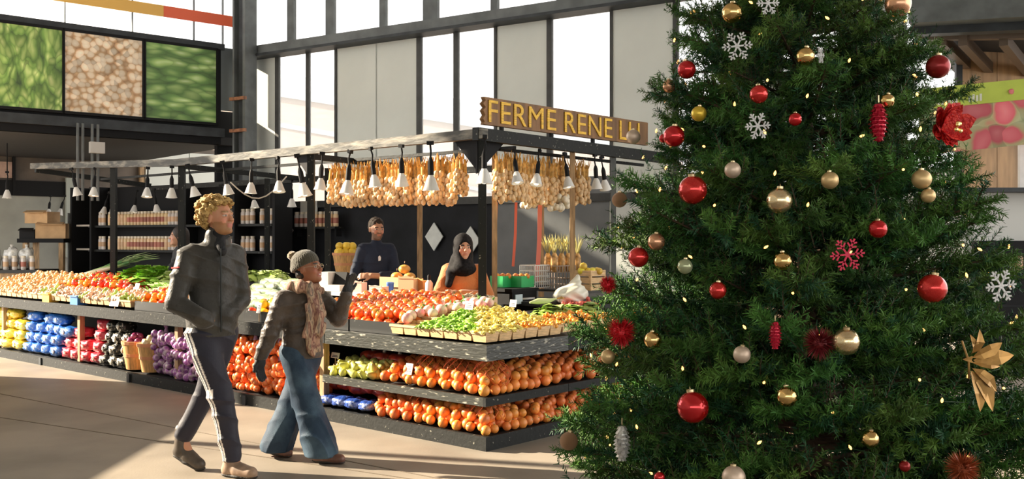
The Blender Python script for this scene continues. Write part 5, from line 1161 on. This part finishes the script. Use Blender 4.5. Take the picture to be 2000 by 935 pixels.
# snowflakes
def snowflake(px, py, dm, m, label, rz=0.0, push=.07):
    q = on_tree(px, py, push); r = dm/2*q.y/FPX; o = thing('snowflake_ornament', label, 'ornament', q, rz, 'snowflake ornaments'); 
    for k in range(6):
        a = k*math.pi/3+.1; mb = MB(); d = Vector((math.cos(a),0,math.sin(a))); n_ = Vector((-d.z,0,d.x)); w = r*.09
        mb.bar(Vector((0,0,0)), d*r, .004, w*2*.6, up=n_)
        for f, l in ((.45,.34),(.72,.26)):
            for s_ in (-1,1): e_ = (d*.55+n_*s_*.83); mb.bar(d*r*f, d*r*f+e_*r*l, .004, w*1.05, up=Vector((-e_.z,0,e_.x)))
        mb.build('arm', m, o)
    MB().lathe([(r*.17,-.0025),(r*.17,.0025)], 6, M=Matrix.Rotation(R(90),3,'X')).build('hub', m, o)
sw = mat('white_glitter', (.82,.80,.78), .4, bump=(200,.5)); snowflake(1440,90,60,sw,'white snowflake near the top left of the tree'); snowflake(1955,558,68,sw,'white snowflake at the right edge of the tree',.2); snowflake(1655,497,68,mat('red_glitter', (.58,.02,.06), .35, metal=.3),'red snowflake in the centre right'); snowflake(1603,108,34,sw,'small white snowflake half hidden beside the top gold ball',.9,.0); snowflake(1480,246,56,sw,'white snowflake lying flat between branches at upper middle',.3,.0); snowflake(1500,6,50,sw,'white snowflake at the very top edge',.3,.03)
bpy.data.objects[-1] if False else None
# red glitter bow
q = on_tree(1838,252,.05); o = thing('poinsettia_ornament', 'big red glitter poinsettia on the right flank of the tree', 'ornament', q, rot=(0,0,.5)); gm = mat('red_glitter_petal', (.62,.012,.014), .35, var=(50,1), col2=(.9,.06,.04), thr=(.45,.6), bump=(120,.6)); rg = random.Random(3)
for k in range(15):
    a = k*2.4; el = rg.uniform(.1,.9); L = rg.uniform(.08,.135); d = Vector((math.cos(a)*math.cos(el), -math.sin(el)*.8-.1, math.sin(a)*math.cos(el))).normalized(); s_ = d.cross(Vector((0,-1,0))).normalized(); n_ = s_.cross(d)
    w = L*.30; MB().add([(0,0,0), d*L*.45+s_*w+n_*.012, d*L*.8+s_*w*.7, d*L, d*L*.8-s_*w*.7, d*L*.45-s_*w+n_*.012, d*L*.5-n_*.012], [(0,1,6),(1,2,6),(2,3,6),(3,4,6),(4,5,6),(5,0,6)]).build('petal', gm, o)
for k in range(5): MB().ball((rg.uniform(-.015,.015), -.07, rg.uniform(-.015,.015)), .009, 6, 5).build('stamen', orn['gold'], o)
# gold leaf spray
q = on_tree(1888,705,.05); o = thing('gold_leaf_spray', 'spray of gold leaves on the lower right of the tree', 'ornament', q, rot=(0,0,.3)); gl = mat('gold_leaf', (.52,.29,.09), .4, metal=.6, var=(12,.3)); rg = random.Random(5)
MB().tube([(-.02,0,.07),(0,-.01,.0),(.01,0,-.06)], .004, 5).build('stem', gl, o)
for (ax, az, L) in ((.1,1,.10),(-.35,.9,.09),(.8,.45,.12),(1,.12,.15),(.9,-.15,.10),(.35,-1,.16),(.0,-1,.15),(.7,-.8,.12),(-.7,.1,.07)):
    d = Vector((ax,-.25,az)).normalized(); s_ = d.cross(Vector((0,-1,.2))).normalized(); n_ = s_.cross(d); w = L*.2; b0 = Vector((0,-.01,.02*az))
    cv = lambda f_: b0+d*L*f_+n_*(.03*math.sin(f_*2.6)); MB().add([cv(.08), cv(.3)+s_*w*.7+n_*.006, cv(.6)+s_*w*.85+n_*.006, cv(.85)+s_*w*.4, cv(1), cv(.85)-s_*w*.4, cv(.6)-s_*w*.85+n_*.006, cv(.3)-s_*w*.7+n_*.006, cv(.3), cv(.6)], [(0,1,8),(1,2,9,8),(2,3,9),(3,4,9),(4,5,9),(5,6,9),(6,7,8,9),(7,0,8)]).build('leaf', gl, o)
# ------------------------------------------------------------------ people
def rotm(yaw, pitch=0.0, roll=0.0):
    return np.array(Euler((roll, -pitch, yaw)).to_matrix())
def head_prims(s, c, yaw, pitch=0.0, sc=1.0, grow=0.0, feat=True):
    Rm = rotm(yaw, pitch); c = np.array(c, float)
    def w(p): return c+Rm@(np.array(p, float)*sc)
    def E_(p, r, k=.02, sub=False): s.ell(w(p), np.array(r)*sc+grow, Rm, k, sub)
    E_((-.012,0,.030),(.098,.076,.088)); E_((.030,0,-.030),(.062,.060,.085),.03); E_((.045,0,-.078),(.042,.046,.036),.025)
    if feat:
        s.cone(w((.086,0,.018)), w((.112,0,-.026)), .008*sc, .013*sc, .012); 
        for y in (-1,1):
            E_((.100,y*.032,.004),(.014,.020,.013),.008,True); E_((.084,y*.031,.002),(.0125,.0145,.011),.003)
            s.cone(w((.090,y*.014,.024)), w((.080,y*.048,.022)), .009*sc, .007*sc, .012)
            E_((-.004,y*.077,-.008),(.020,.010,.032),.008); E_((.062,y*.040,-.030),(.026,.020,.020),.02)
            E_((.106,y*.011,-.027),(.009,.007,.007),.006)
        s.cone(w((.092,-.017,-.054)), w((.092,.017,-.054)), .0075*sc, .0075*sc, .006); s.cone(w((.090,-.014,-.066)), w((.090,.014,-.066)), .0085*sc, .0085*sc, .006)
        E_((.080,0,-.096),(.022,.024,.018),.015)
    return w
def face_color(pts, c, yaw, pitch, sc, skin, lip, brow, beard=None, glove=None):
    Rm = rotm(yaw, pitch); q = ((pts-np.array(c))@Rm)/sc
    col = np.tile(np.array(skin, np.float32), (len(pts), 1))
    def blend(mask, k): col[mask] = np.array(k)
    inh = (np.abs(q) < .16).all(1)
    if beard is not None:
        m = inh & (q[:,0] > -.005) & (q[:,2] < -.034) & (q[:,2] > -.125) & ~((q[:,0] > .075) & (q[:,2] > -.046) & (np.abs(q[:,1]) > .03)); col[m] = col[m]*.2+np.array(beard)*.8
    blush = np.exp(-((q[:,0]-.075)**2/.0012+(np.abs(q[:,1])-.04)**2/.0005+(q[:,2]+.03)**2/.0005))*inh; col[:,0] *= 1+.12*blush; col[:,1] *= 1-.12*blush
    blend(inh & (q[:,0] > .082) & (np.abs(q[:,1]) < .024) & (np.abs(q[:,2]+.060) < .013), lip)
    blend(inh & (q[:,0] > .07) & (np.abs(q[:,1]) > .012) & (np.abs(q[:,1]) < .05) & (np.abs(q[:,2]-.025) < .0055), brow)
    e = inh & (q[:,0] > .076) & (((np.abs(q[:,1])-.031)/.014)**2+((q[:,2]-.002)/.0065)**2 < 1); blend(e, (.62,.58,.54))
    blend(e & (((np.abs(q[:,1])-.031)/.007)**2+((q[:,2]-.002)/.0075)**2 < 1), (.03,.018,.012))
    return col
def hand(s, wr, d, n, L=.17, curl=.25, grow=0.0, thumb=1, k=.006):
    """wrist point, pointing direction, palm normal; five unequal fingers with a knuckle bend"""
    wr = np.array(wr, float); d = np.array(d, float); d /= np.linalg.norm(d); n = np.array(n, float); n -= d*(n@d); n /= np.linalg.norm(n); sd_ = np.cross(d, n)
    s.ell(wr+d*L*.27, np.array([L*.29, L*.235, L*.10])+grow, np.stack([d, sd_, n], 1), .015)
    for i, (o_, ln, r_) in enumerate(((-.17,.36,.0085),(-.055,.43,.0095),(.06,.46,.0098),(.17,.41,.009))):
        a = wr+d*L*.48+sd_*L*o_*1.05; m_ = a+(d*math.cos(curl*.6)+n*math.sin(curl*.6))*L*ln*.5; e_ = m_+(d*math.cos(curl*1.7)+n*math.sin(curl*1.7))*L*ln*.5
        s.cone(a, m_, r_+grow, r_*.95+grow, k); s.cone(m_, e_, r_*.95+grow, r_*.8+grow, k)
    a = wr+d*L*.16+sd_*L*.17*thumb; m_ = a+(d*.7+sd_*thumb*.7)*L*.2; e_ = m_+(d*.92+sd_*thumb*.35+n*.2)*L*.2
    s.cone(a, m_, .0125+grow, .011+grow, .01); s.cone(m_, e_, .011+grow, .009+grow, k)
def limb(s, pts, rs, k=.02, flat=None): s.chain(pts, rs, k, flat)
def shoe(s, heel, toe, r=.042, up=.05):
    h = np.array(heel, float); t = np.array(toe, float); d = t-h
    s.cone(h+[0,0,r], t+[0,0,r*.85], r, r*.85, .02); s.cone(h+d*.45+[0,0,r], t-d*.05+[0,0,r*.9], r*1.12, r*.95, .02); s.cone(h+d*.05+[0,0,r], h+d*.12+[0,0,r+up], r*1.02, r*1.02, .02)
    s.cone(h+d*.2+[0,0,r*1.1+up*.4], h+d*.6+[0,0,r*1.2], r*.9, r*.8, .03)
def sole(s, heel, toe, r=.042):
    h = np.array(heel, float); t = np.array(toe, float); d = t-h
    s.cone(h+[0,0,.014], h+d*.5+[0,0,.013], r*1.05, r*1.12, .01, flat=((0,0,1),.34)); s.cone(h+d*.5+[0,0,.013], t+[0,0,.013], r*1.12, r*.95, .01, flat=((0,0,1),.34))
def person(label, loc, grp=None): return thing('person', label, 'person', loc, 0, grp)
skin_m = attr_mat('skin', .5, bump=(220,.05))
rub = mat('sole_rubber', (.03,.025,.02), .7)

# ---------- man in the grey-green jacket
def man_walking():
    o = person('curly blond bearded man in dark grey jacket walking with hands in pockets', (-2.01, 6.62, 0))
    hc, hy, hp, hs = (.045,-.02,1.705), R(-24), R(6), 1.04
    f = np.array([.64,-.77,0]); r_ = np.array([-.77,-.64,0])
    Rs, Re, Rw = np.array([-.128,-.10,1.445]), np.array([-.188,-.175,1.15]), np.array([-.035,-.195,1.06])
    Ls, Le, Lw = np.array([.128,.105,1.445]), np.array([.165,.115,1.15]), np.array([.10,-.03,1.06])
    hipR, hipL = np.array([-.055,-.055,.93]), np.array([.055,.055,.93])
    kR, aR, tR = np.array([.085,-.09,.53]), np.array([.165,-.11,.11]), np.array([.315,-.185,.0])
    kL, aL, tL = np.array([-.045,.085,.56]), np.array([-.235,.10,.215]), np.array([-.10,.055,.0])
    heR = np.array([.135,-.10,.0]); heL = np.array([-.255,.11,.075])
    s = SDF(); head_prims(s, hc, hy, hp, hs); s.cone((.03,0,1.52), (.045,0,1.63), .058, .054, .02)
    s.cone((0,0,1.42), (0,0,1.0), .12, .11, .03, flat=(f,.7)); s.cone(Rs, Ls, .06, .06, .04)
    for (a, b, c, g) in ((Rs,Re,Rw,1),(Ls,Le,Lw,-1)): c = c*np.array([.6,.6,1])+np.array([.0,.0,.0]); limb(s, [a,b,c], [.05,.042,.034]); hand(s, c, (f*.3*g+np.array([.3,.1,-.5])) if g == 1 else np.array([-.1,-.3,-.5]), f, .12, .8)
    limb(s, [hipR,kR,aR], [.08,.055,.04]); limb(s, [hipL,kL,aL], [.08,.055,.04]); s.cone(aR, tR*.6+heR*.4+[0,0,.04], .035, .03); s.cone(aL, tL*.6+heL*.4+[0,0,.04], .035, .03)
    sdf_obj('body', s, .0075, skin_m, o, lambda p: face_color(p, hc, hy, hp, hs, (.58,.27,.15), (.50,.17,.12), (.30,.17,.07), (.34,.17,.07)))
    # jacket
    jm_ = mat('jacket_cloth', (.036,.032,.026), .52, spec=.4, var=(7,.25), sheen=.2, bump=(28,.35)); s = SDF()
    s.cone((.005,.005,1.38), (.0,-.0,1.02), .158, .165, .05, flat=(f,.80)); s.cone(Rs*.7+[0,0,.445], Ls*.7+[0,0,.445], .072, .072, .06); s.cone((.0,0,1.02), (.0,0,.945), .172, .170, .03, flat=(f,.80))
    limb(s, [Rs,Re], [.078,.070], .035); limb(s, [Re,Rw], [.068,.060], .015); limb(s, [Ls,Le], [.076,.068], .035); limb(s, [Le,Lw], [.066,.058], .015); s.ell(Rw+np.array([.03,.03,-.03]), (.075,.06,.06), None, .03)
    s.cone((.02,0,1.50), (.035,0,1.575), .088, .078, .03); s.ell((.06,-.015,1.60), (.075,.07,.045), None, .01, True)
    s.cone(tuple(f*.135+[0,0,1.5]), tuple(f*.145+[0,0,.97]), .004, .004, .012, sub=True)
    s.disp(wrinkle(.013, (9,8,24), 1.0)); s.cut(lambda Q: .915-Q[...,2])
    jk = sdf_obj('jacket', s, .0085, jm_, o)
    z_ = MB().bar(f*.142+[0,0,1.50], f*.150+[0,0,.95], .008, .006, up=tuple(f)); z_.build('zip', mat('zip_black', (.01,.01,.01), .3), jk)
    MB().bar((-.215,-.158,1.372), (-.155,-.200,1.378), .010, .009, up=(0,0,1)).build('red_logo', mat('red_stitch', (.6,.03,.02), .6), jk)
    s = SDF(); s.cone((.035,0,1.52), (.045,-.005,1.60), .072, .066, .02); s.cone(f*.075+[.025,0,1.55], f*.105+[.025,0,1.475], .032, .030, .03); s.disp(wrinkle(.006, (20,20,60), 2)); sdf_obj('scarf', s, .008, mat('black_knit', (.012,.012,.014), .8, bump=(120,.3)), o)
    # trousers with side stripe
    nv = mat('navy_track_cloth', (.022,.021,.034), .6, spec=.3, sheen=.1, bump=(50,.1)); wh = mat('stripe_white', (.66,.60,.55), .5); s = SDF()
    s.cone((0,0,.97), (0,0,.90), .15, .15, .03, flat=(f,.8)); limb(s, [hipR, kR, aR+[.0,0,.03]], [.108,.082,.068], .03); limb(s, [hipL, kL, aL+[.02,0,.02]], [.106,.08,.066], .03); s.disp(wrinkle(.011, (11,9,22), 3)); s.cut(lambda Q: .1-Q[...,2]-0*Q[...,0])
    ax = [(hipR,kR),(kR,aR)]
    def stripe(p):
        m = np.zeros(len(p))
        for (a, b) in ((hipR,kR),(kR,aR)):
            ab = b-a; t = ((p-a)@ab)/(ab@ab); pr_ = a+np.clip(t,0,1)[:,None]*ab; v = p-pr_
            out = np.array([-.80,-.60,0]); fw = np.array([.60,-.80,0]); ang = np.arctan2(v@fw, v@out)
            on = (t > -.12) & (t < 1.05)
            for c0 in (-.12,.20,.52): m[on & (np.abs(ang-c0) < .085)] = 1
        return m
    sdf_obj('trousers', s, .0065, [nv, wh], o, None, stripe)
    bt = mat('boot_shaded', (.085,.065,.048), .5, var=(14,.3)); bt2 = mat('boot_lit', (.33,.22,.15), .6, var=(14,.3))  # one pair: front boot paler, back boot darker, lighting put into the colours
    for (h, t, a, mm) in ((heR,tR,aR,bt2),(heL,tL,aL,bt)):
        s = SDF(); shoe(s, h, t, .042, .07); s.cone(h+(t-h)*.12+[0,0,.06], a+[0,0,.05], .046, .046, .02); b_ = sdf_obj('boot', s, .008, mm, o); s = SDF(); sole(s, h, t); sdf_obj('sole', s, .008, rub, b_)
    # curly hair
    s = SDF(); Rm = rotm(hy, hp); rg = np.random.RandomState(4)
    s.ell(np.array(hc)+Rm@np.array([-.022,0,.045]), np.array([.098,.088,.085]), Rm, .02)
    for k in range(330):
        v = rg.normal(size=3); v /= np.linalg.norm(v); 
        if v[2] < -.85 or (v[0] > .5 and v[2] < .36) or (v[0] > .22 and v[2] < .0): continue
        p = np.array([-.022,0,.035])+v*np.array([.112,.102,.104])*rg.uniform(.94,1.2); s.ell(np.array(hc)+Rm@p, np.array([.018,.018,.016])*rg.uniform(.6,1.15), None, .006)
    s.disp(lambda Q: .005*np.sin(Q[...,0]*160+3*np.sin(Q[...,2]*70))*np.sin(Q[...,2]*150+2*np.sin(Q[...,1]*90)))
    sdf_obj('hair', s, .006, mat('blond_hair', (.56,.36,.13), .6, spec=.25, var=(45,1), col2=(.28,.15,.05), thr=(.5,.66), bump=(150,.6)), o)
man_walking()

# ---------- woman in brown jacket, waving
def woman_walking():
    o = person('woman in brown jacket, beanie and pink scarf waving as she walks', (-1.487, 7.0, 0))
    hc, hy, hp, hs = (.045,-.01,1.352), R(-22), R(10), .93
    f = np.array([.62,-.78,0]); 
    Rs, Re, Rw = np.array([-.118,-.085,1.135]), np.array([-.195,-.13,.90]), np.array([-.258,-.15,.735])
    Ls, Le, Lw = np.array([.130,.085,1.125]), np.array([.250,.05,.99]), np.array([.312,.01,1.165])
    hipR, hipL = np.array([-.045,-.045,.76]), np.array([.045,.045,.76])
    kR, aR, heR, tR = np.array([.045,-.06,.42]), np.array([.165,-.09,.09]), np.array([.125,-.085,.0]), np.array([.295,-.135,.0])
    kL, aL, heL, tL = np.array([-.07,.07,.42]), np.array([-.20,.085,.10]), np.array([-.275,.12,.022]), np.array([-.115,.065,.0])
    s = SDF(); head_prims(s, hc, hy, hp, hs); s.cone((.03,0,1.17), (.04,0,1.28), .05, .046, .02); s.cone((0,0,1.1), (0,0,.8), .10, .10, .03, flat=(f,.7)); s.cone(Rs, Ls, .05, .05, .03)
    hd = (np.array([-.02,.0,-1]), np.array([.24,-.06,.95])); hn = (np.array([.8,-.4,0]), np.array([.85,-.5,-.1]))
    for i, (a, b, c) in enumerate(((Rs,Re,Rw),(Ls,Le,Lw))): limb(s, [a,b,c], [.045,.038,.03]); hand(s, c, hd[i], hn[i], .165, .35 if i == 0 else .2, 0, 1)
    limb(s, [hipR,kR,aR], [.08,.055,.04]); limb(s, [hipL,kL,aL], [.08,.055,.04]); s.cone(aR, heR*.4+tR*.6+[0,0,.035], .033, .03); s.cone(aL, heL*.4+tL*.6+[0,0,.035], .033, .03)
    sdf_obj('body', s, .007, skin_m, o, lambda p: face_color(p, hc, hy, hp, hs, (.33,.125,.06), (.40,.12,.09), (.03,.02,.015)))
    Rm = rotm(hy, hp)
    sm_ = MB(); M3 = Matrix(Rm.tolist()); sm_.box(Vector(hc)+M3@Vector((.0925,0,-.056)), (.006,.030,.007), M=M3); sm_.build('teeth', mat('teeth', (.8,.76,.7), .3), o)
    for i, (c, nm) in enumerate(((Rw,'glove'),(Lw,'glove'))):
        s = SDF(); hand(s, c, hd[i], hn[i], .17, .35 if i == 0 else .2, .0035, 1); d_ = hd[i]/np.linalg.norm(hd[i]); s.cone(c-d_*.03, c+d_*.03, .036, .036, .02); sdf_obj('glove', s, .0065, mat('black_glove', (.014,.013,.014), .7, bump=(90,.3)), o)
    jm_ = mat('brown_jacket', (.060,.042,.030), .42, spec=.35, var=(9,.3), sheen=.35, bump=(34,.35)); s = SDF()
    s.cone((.0,.0,1.085), (.0,0,.85), .145, .135, .05, flat=(f,.78)); s.cone((0,0,.85), (.005,0,.745), .14, .152, .03, flat=(f,.85)); s.cone(Rs*.8+[0,0,.22], Ls*.8+[0,0,.22], .062, .062, .05)
    limb(s, [Rs,Re], [.072,.062], .035); limb(s, [Re,Rw], [.062,.048], .02); limb(s, [Ls,Le], [.070,.060], .035); limb(s, [Le,Lw], [.060,.047], .02)
    s.disp(wrinkle(.008, (13,11,22), 5)); s.cut(lambda Q: .725-Q[...,2]); jk = sdf_obj('jacket', s, .0075, jm_, o)
    MB().bar(f*.12+[-.03,0,1.0], f*.128+[-.03,0,.76], .006, .006, up=tuple(f)).build('zip', mat('zip_dull', (.12,.10,.08), .3, metal=.7), jk)
    for dz in (0,.1): MB().ball(tuple(np.array([-.085,-.135,.83+dz])), .008, 6, 5).build('button', chrome, jk)
    jn = mat('blue_denim', (.020,.042,.075), .7, spec=.3, var=(6,1), col2=(.075,.13,.18), thr=(.45,.75), bump=(160,.15)); s = SDF()
    s.cone((0,0,.80), (0,0,.75), .128, .130, .03, flat=(f,.85)); limb(s, [hipR, kR, aR+[-.01,0,-.02]], [.105,.098,.122], .03); limb(s, [hipL, kL, aL+[.0,0,-.02]], [.102,.095,.120], .03); s.disp(wrinkle(.013, (22,18,9), 7)); s.cut(lambda Q: .045-Q[...,2]); sdf_obj('jeans', s, .0075, jn, o)
    br = mat('brown_shoe', (.16,.07,.045), .45, var=(14,.3))
    for (h, t) in ((heR,tR),(heL,tL)): s = SDF(); shoe(s, h, t, .036, .04); b_ = sdf_obj('shoe', s, .007, br, o); s = SDF(); sole(s, h, t, .036); sdf_obj('sole', s, .007, rub, b_)
    # beanie with pompom
    s = SDF(); W_ = lambda p: np.array(hc)+Rm@(np.array(p)*hs)
    s.ell(W_((-.022,0,.050)), np.array([.112,.094,.098])*hs, Rm, .01); s.ell(W_((-.035,0,.012)), np.array([.108,.095,.05])*hs, Rm, .02)
    s.cut(lambda Q: -(((Q-np.array(hc))@Rm)[...,2]/hs-.018-.28*((Q-np.array(hc))@Rm)[...,0]/hs+0.0))
    s.disp(lambda Q: .0022*np.sin(np.arctan2(((Q-np.array(hc))@Rm)[...,1], ((Q-np.array(hc))@Rm)[...,0]+.02)*34)); ht = sdf_obj('beanie', s, .0062, mat('olive_knit', (.060,.050,.028), .85, bump=(140,.4), sheen=.4), o)
    s = SDF(); pc_ = W_((-.125,0,.118)); rg = np.random.RandomState(9); s.ell(pc_, (.03,.03,.03), None, .01)
    for k in range(60): v = rg.normal(size=3); v /= np.linalg.norm(v); s.ell(pc_+v*.028, (.009,.009,.009), None, .004)
    sdf_obj('pompom', s, .006, mat('tan_fur', (.20,.14,.07), .8, sheen=.4), ht)
    hb_ = SDF(); hb_.ell(W_((-.05,.0,-.03)), np.array([.055,.074,.05])*hs, Rm, .01); hb_.disp(lambda Q: .004*np.sin(Q[...,2]*150)*np.sin(Q[...,0]*120)); sdf_obj('hair', hb_, .008, mat('black_hair', (.012,.01,.009), .5), o)
    g = MB()
    for y in (-1,1):
        c0 = Vector(hc)+M3@(Vector((.106,y*.031,.002))*hs); pts_ = [c0+M3@Vector((0,.018*math.cos(a_),.015*math.sin(a_))) for a_ in np.linspace(0,2*math.pi,13)]; g.tube(pts_, .0016, 4, False); g.tube([c0+M3@Vector((0,y*.018,.004)), Vector(hc)+M3@(Vector((.0,y*.079,.008))*hs)], .0016, 4)
    g.build('glasses', mat('pale_frame', (.6,.5,.35), .3, metal=.6), o)
    # scarf
    s = SDF(); 
    for k in range(14):
        a = 2*math.pi*k/14; b_ = 2*math.pi*(k+1)/14; rr = lambda q: np.array([.02+.085*math.cos(q), .078*math.sin(q), 1.205+.022*math.cos(q+2)]); s.cone(rr(a), rr(b_), .042, .042, .02)
    base = f*.11+np.array([.02,0,0])
    s.chain([base+[0,0,1.17], base+f*.03+[-.015,-.005,1.05], base+f*.025+[-.02,-.01,.90], base+f*.012+[.0,-.01,.80]], [.045,.042,.05,.055], .02, flat=(f,.45)); s.chain([base+[.03,0,1.16], base+f*.02+[.045,0,1.03], base+f*.02+[.045,0,.92]], [.036,.038,.04], .02, flat=(f,.45))
    s.disp(lambda Q: .007*np.sin(Q[...,0]*85+Q[...,1]*40+3*np.sin(Q[...,2]*17))); 
    scm = ramp_mat('scarf_print', [(0,(.50,.33,.21)),(.42,(.42,.24,.16)),(.48,(.16,.06,.05)),(.54,(.52,.36,.23)),(.62,(.14,.11,.09)),(.68,(.50,.30,.2)),(1,(.56,.4,.26))], 'noise', 15, (1.6,1.6,.55), .85, warp=.3); sdf_obj('scarf', s, .0075, scm, o)
woman_walking()

# ---------- sellers behind the counter
def bust(label, loc, hz, yaw, pitch, skin, torso_m, hair_fn, arms, beard=None, brow=(.03,.02,.015), hs=1.0, sh=.19, res=.008, hw=.145, extra=None, sleeves=None):
    o = person(label, loc); f = np.array([math.cos(yaw[1]), math.sin(yaw[1]), 0]); r_ = np.array([f[1], -f[0], 0]); hc = np.array([0,0,hz])+f*.02
    s = SDF(); head_prims(s, hc, yaw[0], pitch, hs); s.cone((0,0,hz-.22), (0,0,hz-.08), .055, .05, .02); s.cone((0,0,hz-.32), (0,0,.95), .12, .11, .03, flat=(f,.7))
    for (g, e, w, hdir, hn) in arms:
        a = r_*sh*.85*g+np.array([0,0,hz-.25]); limb(s, [a, e, w], [.045,.04,.03]); hand(s, w, hdir, hn, .17, .4)
    for g in (-1,1): limb(s, [r_*.08*g+np.array([0,0,.92]), r_*.09*g+np.array([0,0,.5]), r_*.09*g+np.array([0,0,.08])], [.08,.055,.04]); s.cone(r_*.09*g+np.array([0,0,.05]), r_*.09*g+f*.14+np.array([0,0,.035]), .04, .035)
    sdf_obj('body', s, res, skin_m, o, lambda p: face_color(p, hc, yaw[0], pitch, hs, skin, (skin[0]*.85,skin[1]*.6,skin[2]*.6), brow, beard))
    s = SDF(); s.cone((0,0,hz-.34), (0,0,hz-.75), hw+.015, hw, .05, flat=(f,.72)); s.cone(-r_*sh*.72+np.array([0,0,hz-.215]), r_*sh*.72+np.array([0,0,hz-.215]), .068, .068, .05); s.cone((0,0,hz-.18), (0,0,hz-.14), .07, .060, .02)
    for i, (g, e, w, hdir, hn) in enumerate(arms):
        a = r_*sh*.85*g+np.array([0,0,hz-.25]); e = np.array(e); w = np.array(w); limb(s, [a, e], [.068,.06], .03); fr_ = sleeves[i] if sleeves else 1.0; limb(s, [e, e+(w-e)*fr_], [.06,.05], .02)
    s.disp(wrinkle(.010, (12,10,30), hz*9)); s.cut(lambda Q: (hz-.86)-Q[...,2]); sdf_obj('shirt', s, res, torso_m, o)
    s = SDF(); s.cone((0,0,hz-.80), (0,0,hz-.84), .14, .14, .03, flat=(f,.75))
    for g in (-1,1): limb(s, [r_*.08*g+np.array([0,0,.9]), r_*.09*g+np.array([0,0,.5]), r_*.09*g+np.array([0,0,.08])], [.1,.08,.07])
    sdf_obj('trousers', s, .014, mat('dark_trousers', (.02,.02,.022), .7), o)
    hair_fn(o, hc, rotm(yaw[0], pitch), f, r_); return o
def short_hair(col):
    def fn(o, hc, Rm, f, r_):
        s = SDF(); s.ell(hc+Rm@np.array([-.020,0,.046]), (.100,.083,.088), Rm, .01); s.ell(hc+Rm@np.array([-.055,0,.0]), (.06,.08,.06), Rm, .02); s.cut(lambda Q: -(((Q-hc)@Rm)[...,2]-.0-np.clip(((Q-hc)@Rm)[...,0],0,1)*.75)); s.disp(lambda Q: .004*np.sin(Q[...,0]*110)*np.sin(Q[...,1]*90+Q[...,2]*60)); sdf_obj('hair', s, .0065, mat('brown_hair_%d' % int(col[0]*1000), col, .6, spec=.2, bump=(140,.5)), o)
    return fn
d1 = 10.9; X1 = (735-1000)/FPX*d1; y1 = R(-78)
navy = mat('navy_sweater', (.013,.020,.042), .75, spec=.25, sheen=.1, bump=(90,.2))
f1 = np.array([math.cos(R(-75)), math.sin(R(-75)), 0])
o = bust('dark-haired seller in navy sweater standing behind the counter', (X1, d1, 0), 1.665, (R(-62), R(-78)), R(-4), (.50,.26,.16), navy, short_hair((.045,.028,.018)),
     [(1, np.array([-.235,-.06,1.14]), np.array([-.19,-.25,.98]), np.array([.05,-.3,-.9]), np.array([.9,.2,0])), (-1, np.array([.235,-.06,1.14]), np.array([-.02,-.23,1.16]), np.array([-1,-.15,.0]), np.array([0,.8,-.5]))], beard=(.10,.06,.04), sleeves=[.75,.62])
MB().poly([(-.012,-.028),(.012,-.022),(.016,.008),(.004,.032),(-.014,.018)], .006, M=Matrix.Rotation(R(12),3,'Z')).build('chest_emblem', mat('emblem_white', (.7,.72,.74), .6), o, loc=(.055,-.145,1.345))
d2 = 9.35; X2 = (905-1000)/FPX*d2
rust = mat('rust_sweater', (.62,.19,.045), .8, sheen=.4, bump=(80,.3)); 
def hijab(o, hc, Rm, f, r_):
    s = SDF(); s.ell(hc+Rm@np.array([-.015,0,.025]), (.112,.096,.118), Rm, .02); s.cone(hc+np.array([0,0,-.06]), hc+np.array([0,0,-.17])+f*.02, .092, .10, .04); s.ell(hc+np.array([0,0,-.20])+f*.03, (.13,.12,.07), None, .04)
    s.ell(hc+Rm@np.array([.115,0,-.022]), (.075,.060,.084), Rm, .012, True)
    s.chain([hc+r_*.07+np.array([0,0,-.10]), hc+r_*.11+f*.04+np.array([0,0,-.24]), hc+r_*.13+f*.085+np.array([0,0,-.34])], [.05,.05,.035], .02)
    s.disp(wrinkle(.004, (30,30,40), 4)); sdf_obj('headscarf', s, .007, mat('black_scarf', (.009,.008,.009), .8, spec=.2, var=(40,.8)), o)
bust('seller in black headscarf and rust orange sweater with folded arms', (X2, d2, 0), 1.475, (R(-74), R(-92)), R(0), (.60,.30,.18), rust, hijab,
     [(1, np.array([-.235,-.08,1.02]), np.array([.03,-.245,1.00]), np.array([1,-.02,.1]), np.array([0,.8,.3])), (-1, np.array([.235,-.08,1.02]), np.array([-.02,-.205,1.045]), np.array([-1,-.1,.1]), np.array([0,.8,-.2]))], hs=.98, sh=.185, sleeves=[.95,.95])
def long_hair(o, hc, Rm, f, r_):
    s = SDF(); s.ell(hc+Rm@np.array([-.025,0,.035]), (.108,.095,.105), Rm, .02); s.chain([hc+Rm@np.array([-.05,0,-.02]), hc+Rm@np.array([-.06,0,-.2])], [.085,.08], .03); s.ell(hc+Rm@np.array([.12,.02,-.03]), (.07,.07,.1), Rm, .01, True); sdf_obj('hair', s, .01, mat('dark_long_hair', (.03,.02,.015), .5, bump=(120,.4)), o)
d3 = 12.7; bust('woman with long dark hair half hidden behind the blond man and a post', ((352-1000)/FPX*d3, d3, 0), 1.585, (R(200), R(210)), 0, (.55,.30,.2), mat('black_top', (.02,.02,.022), .7), long_hair, [(1, np.array([.1,.25,1.1]), np.array([.0,.3,.95]), np.array([0,0,-1]), np.array([1,0,0])), (-1, np.array([-.1,-.25,1.1]), np.array([-.15,-.2,.95]), np.array([0,0,-1]), np.array([1,0,0]))], res=.013)
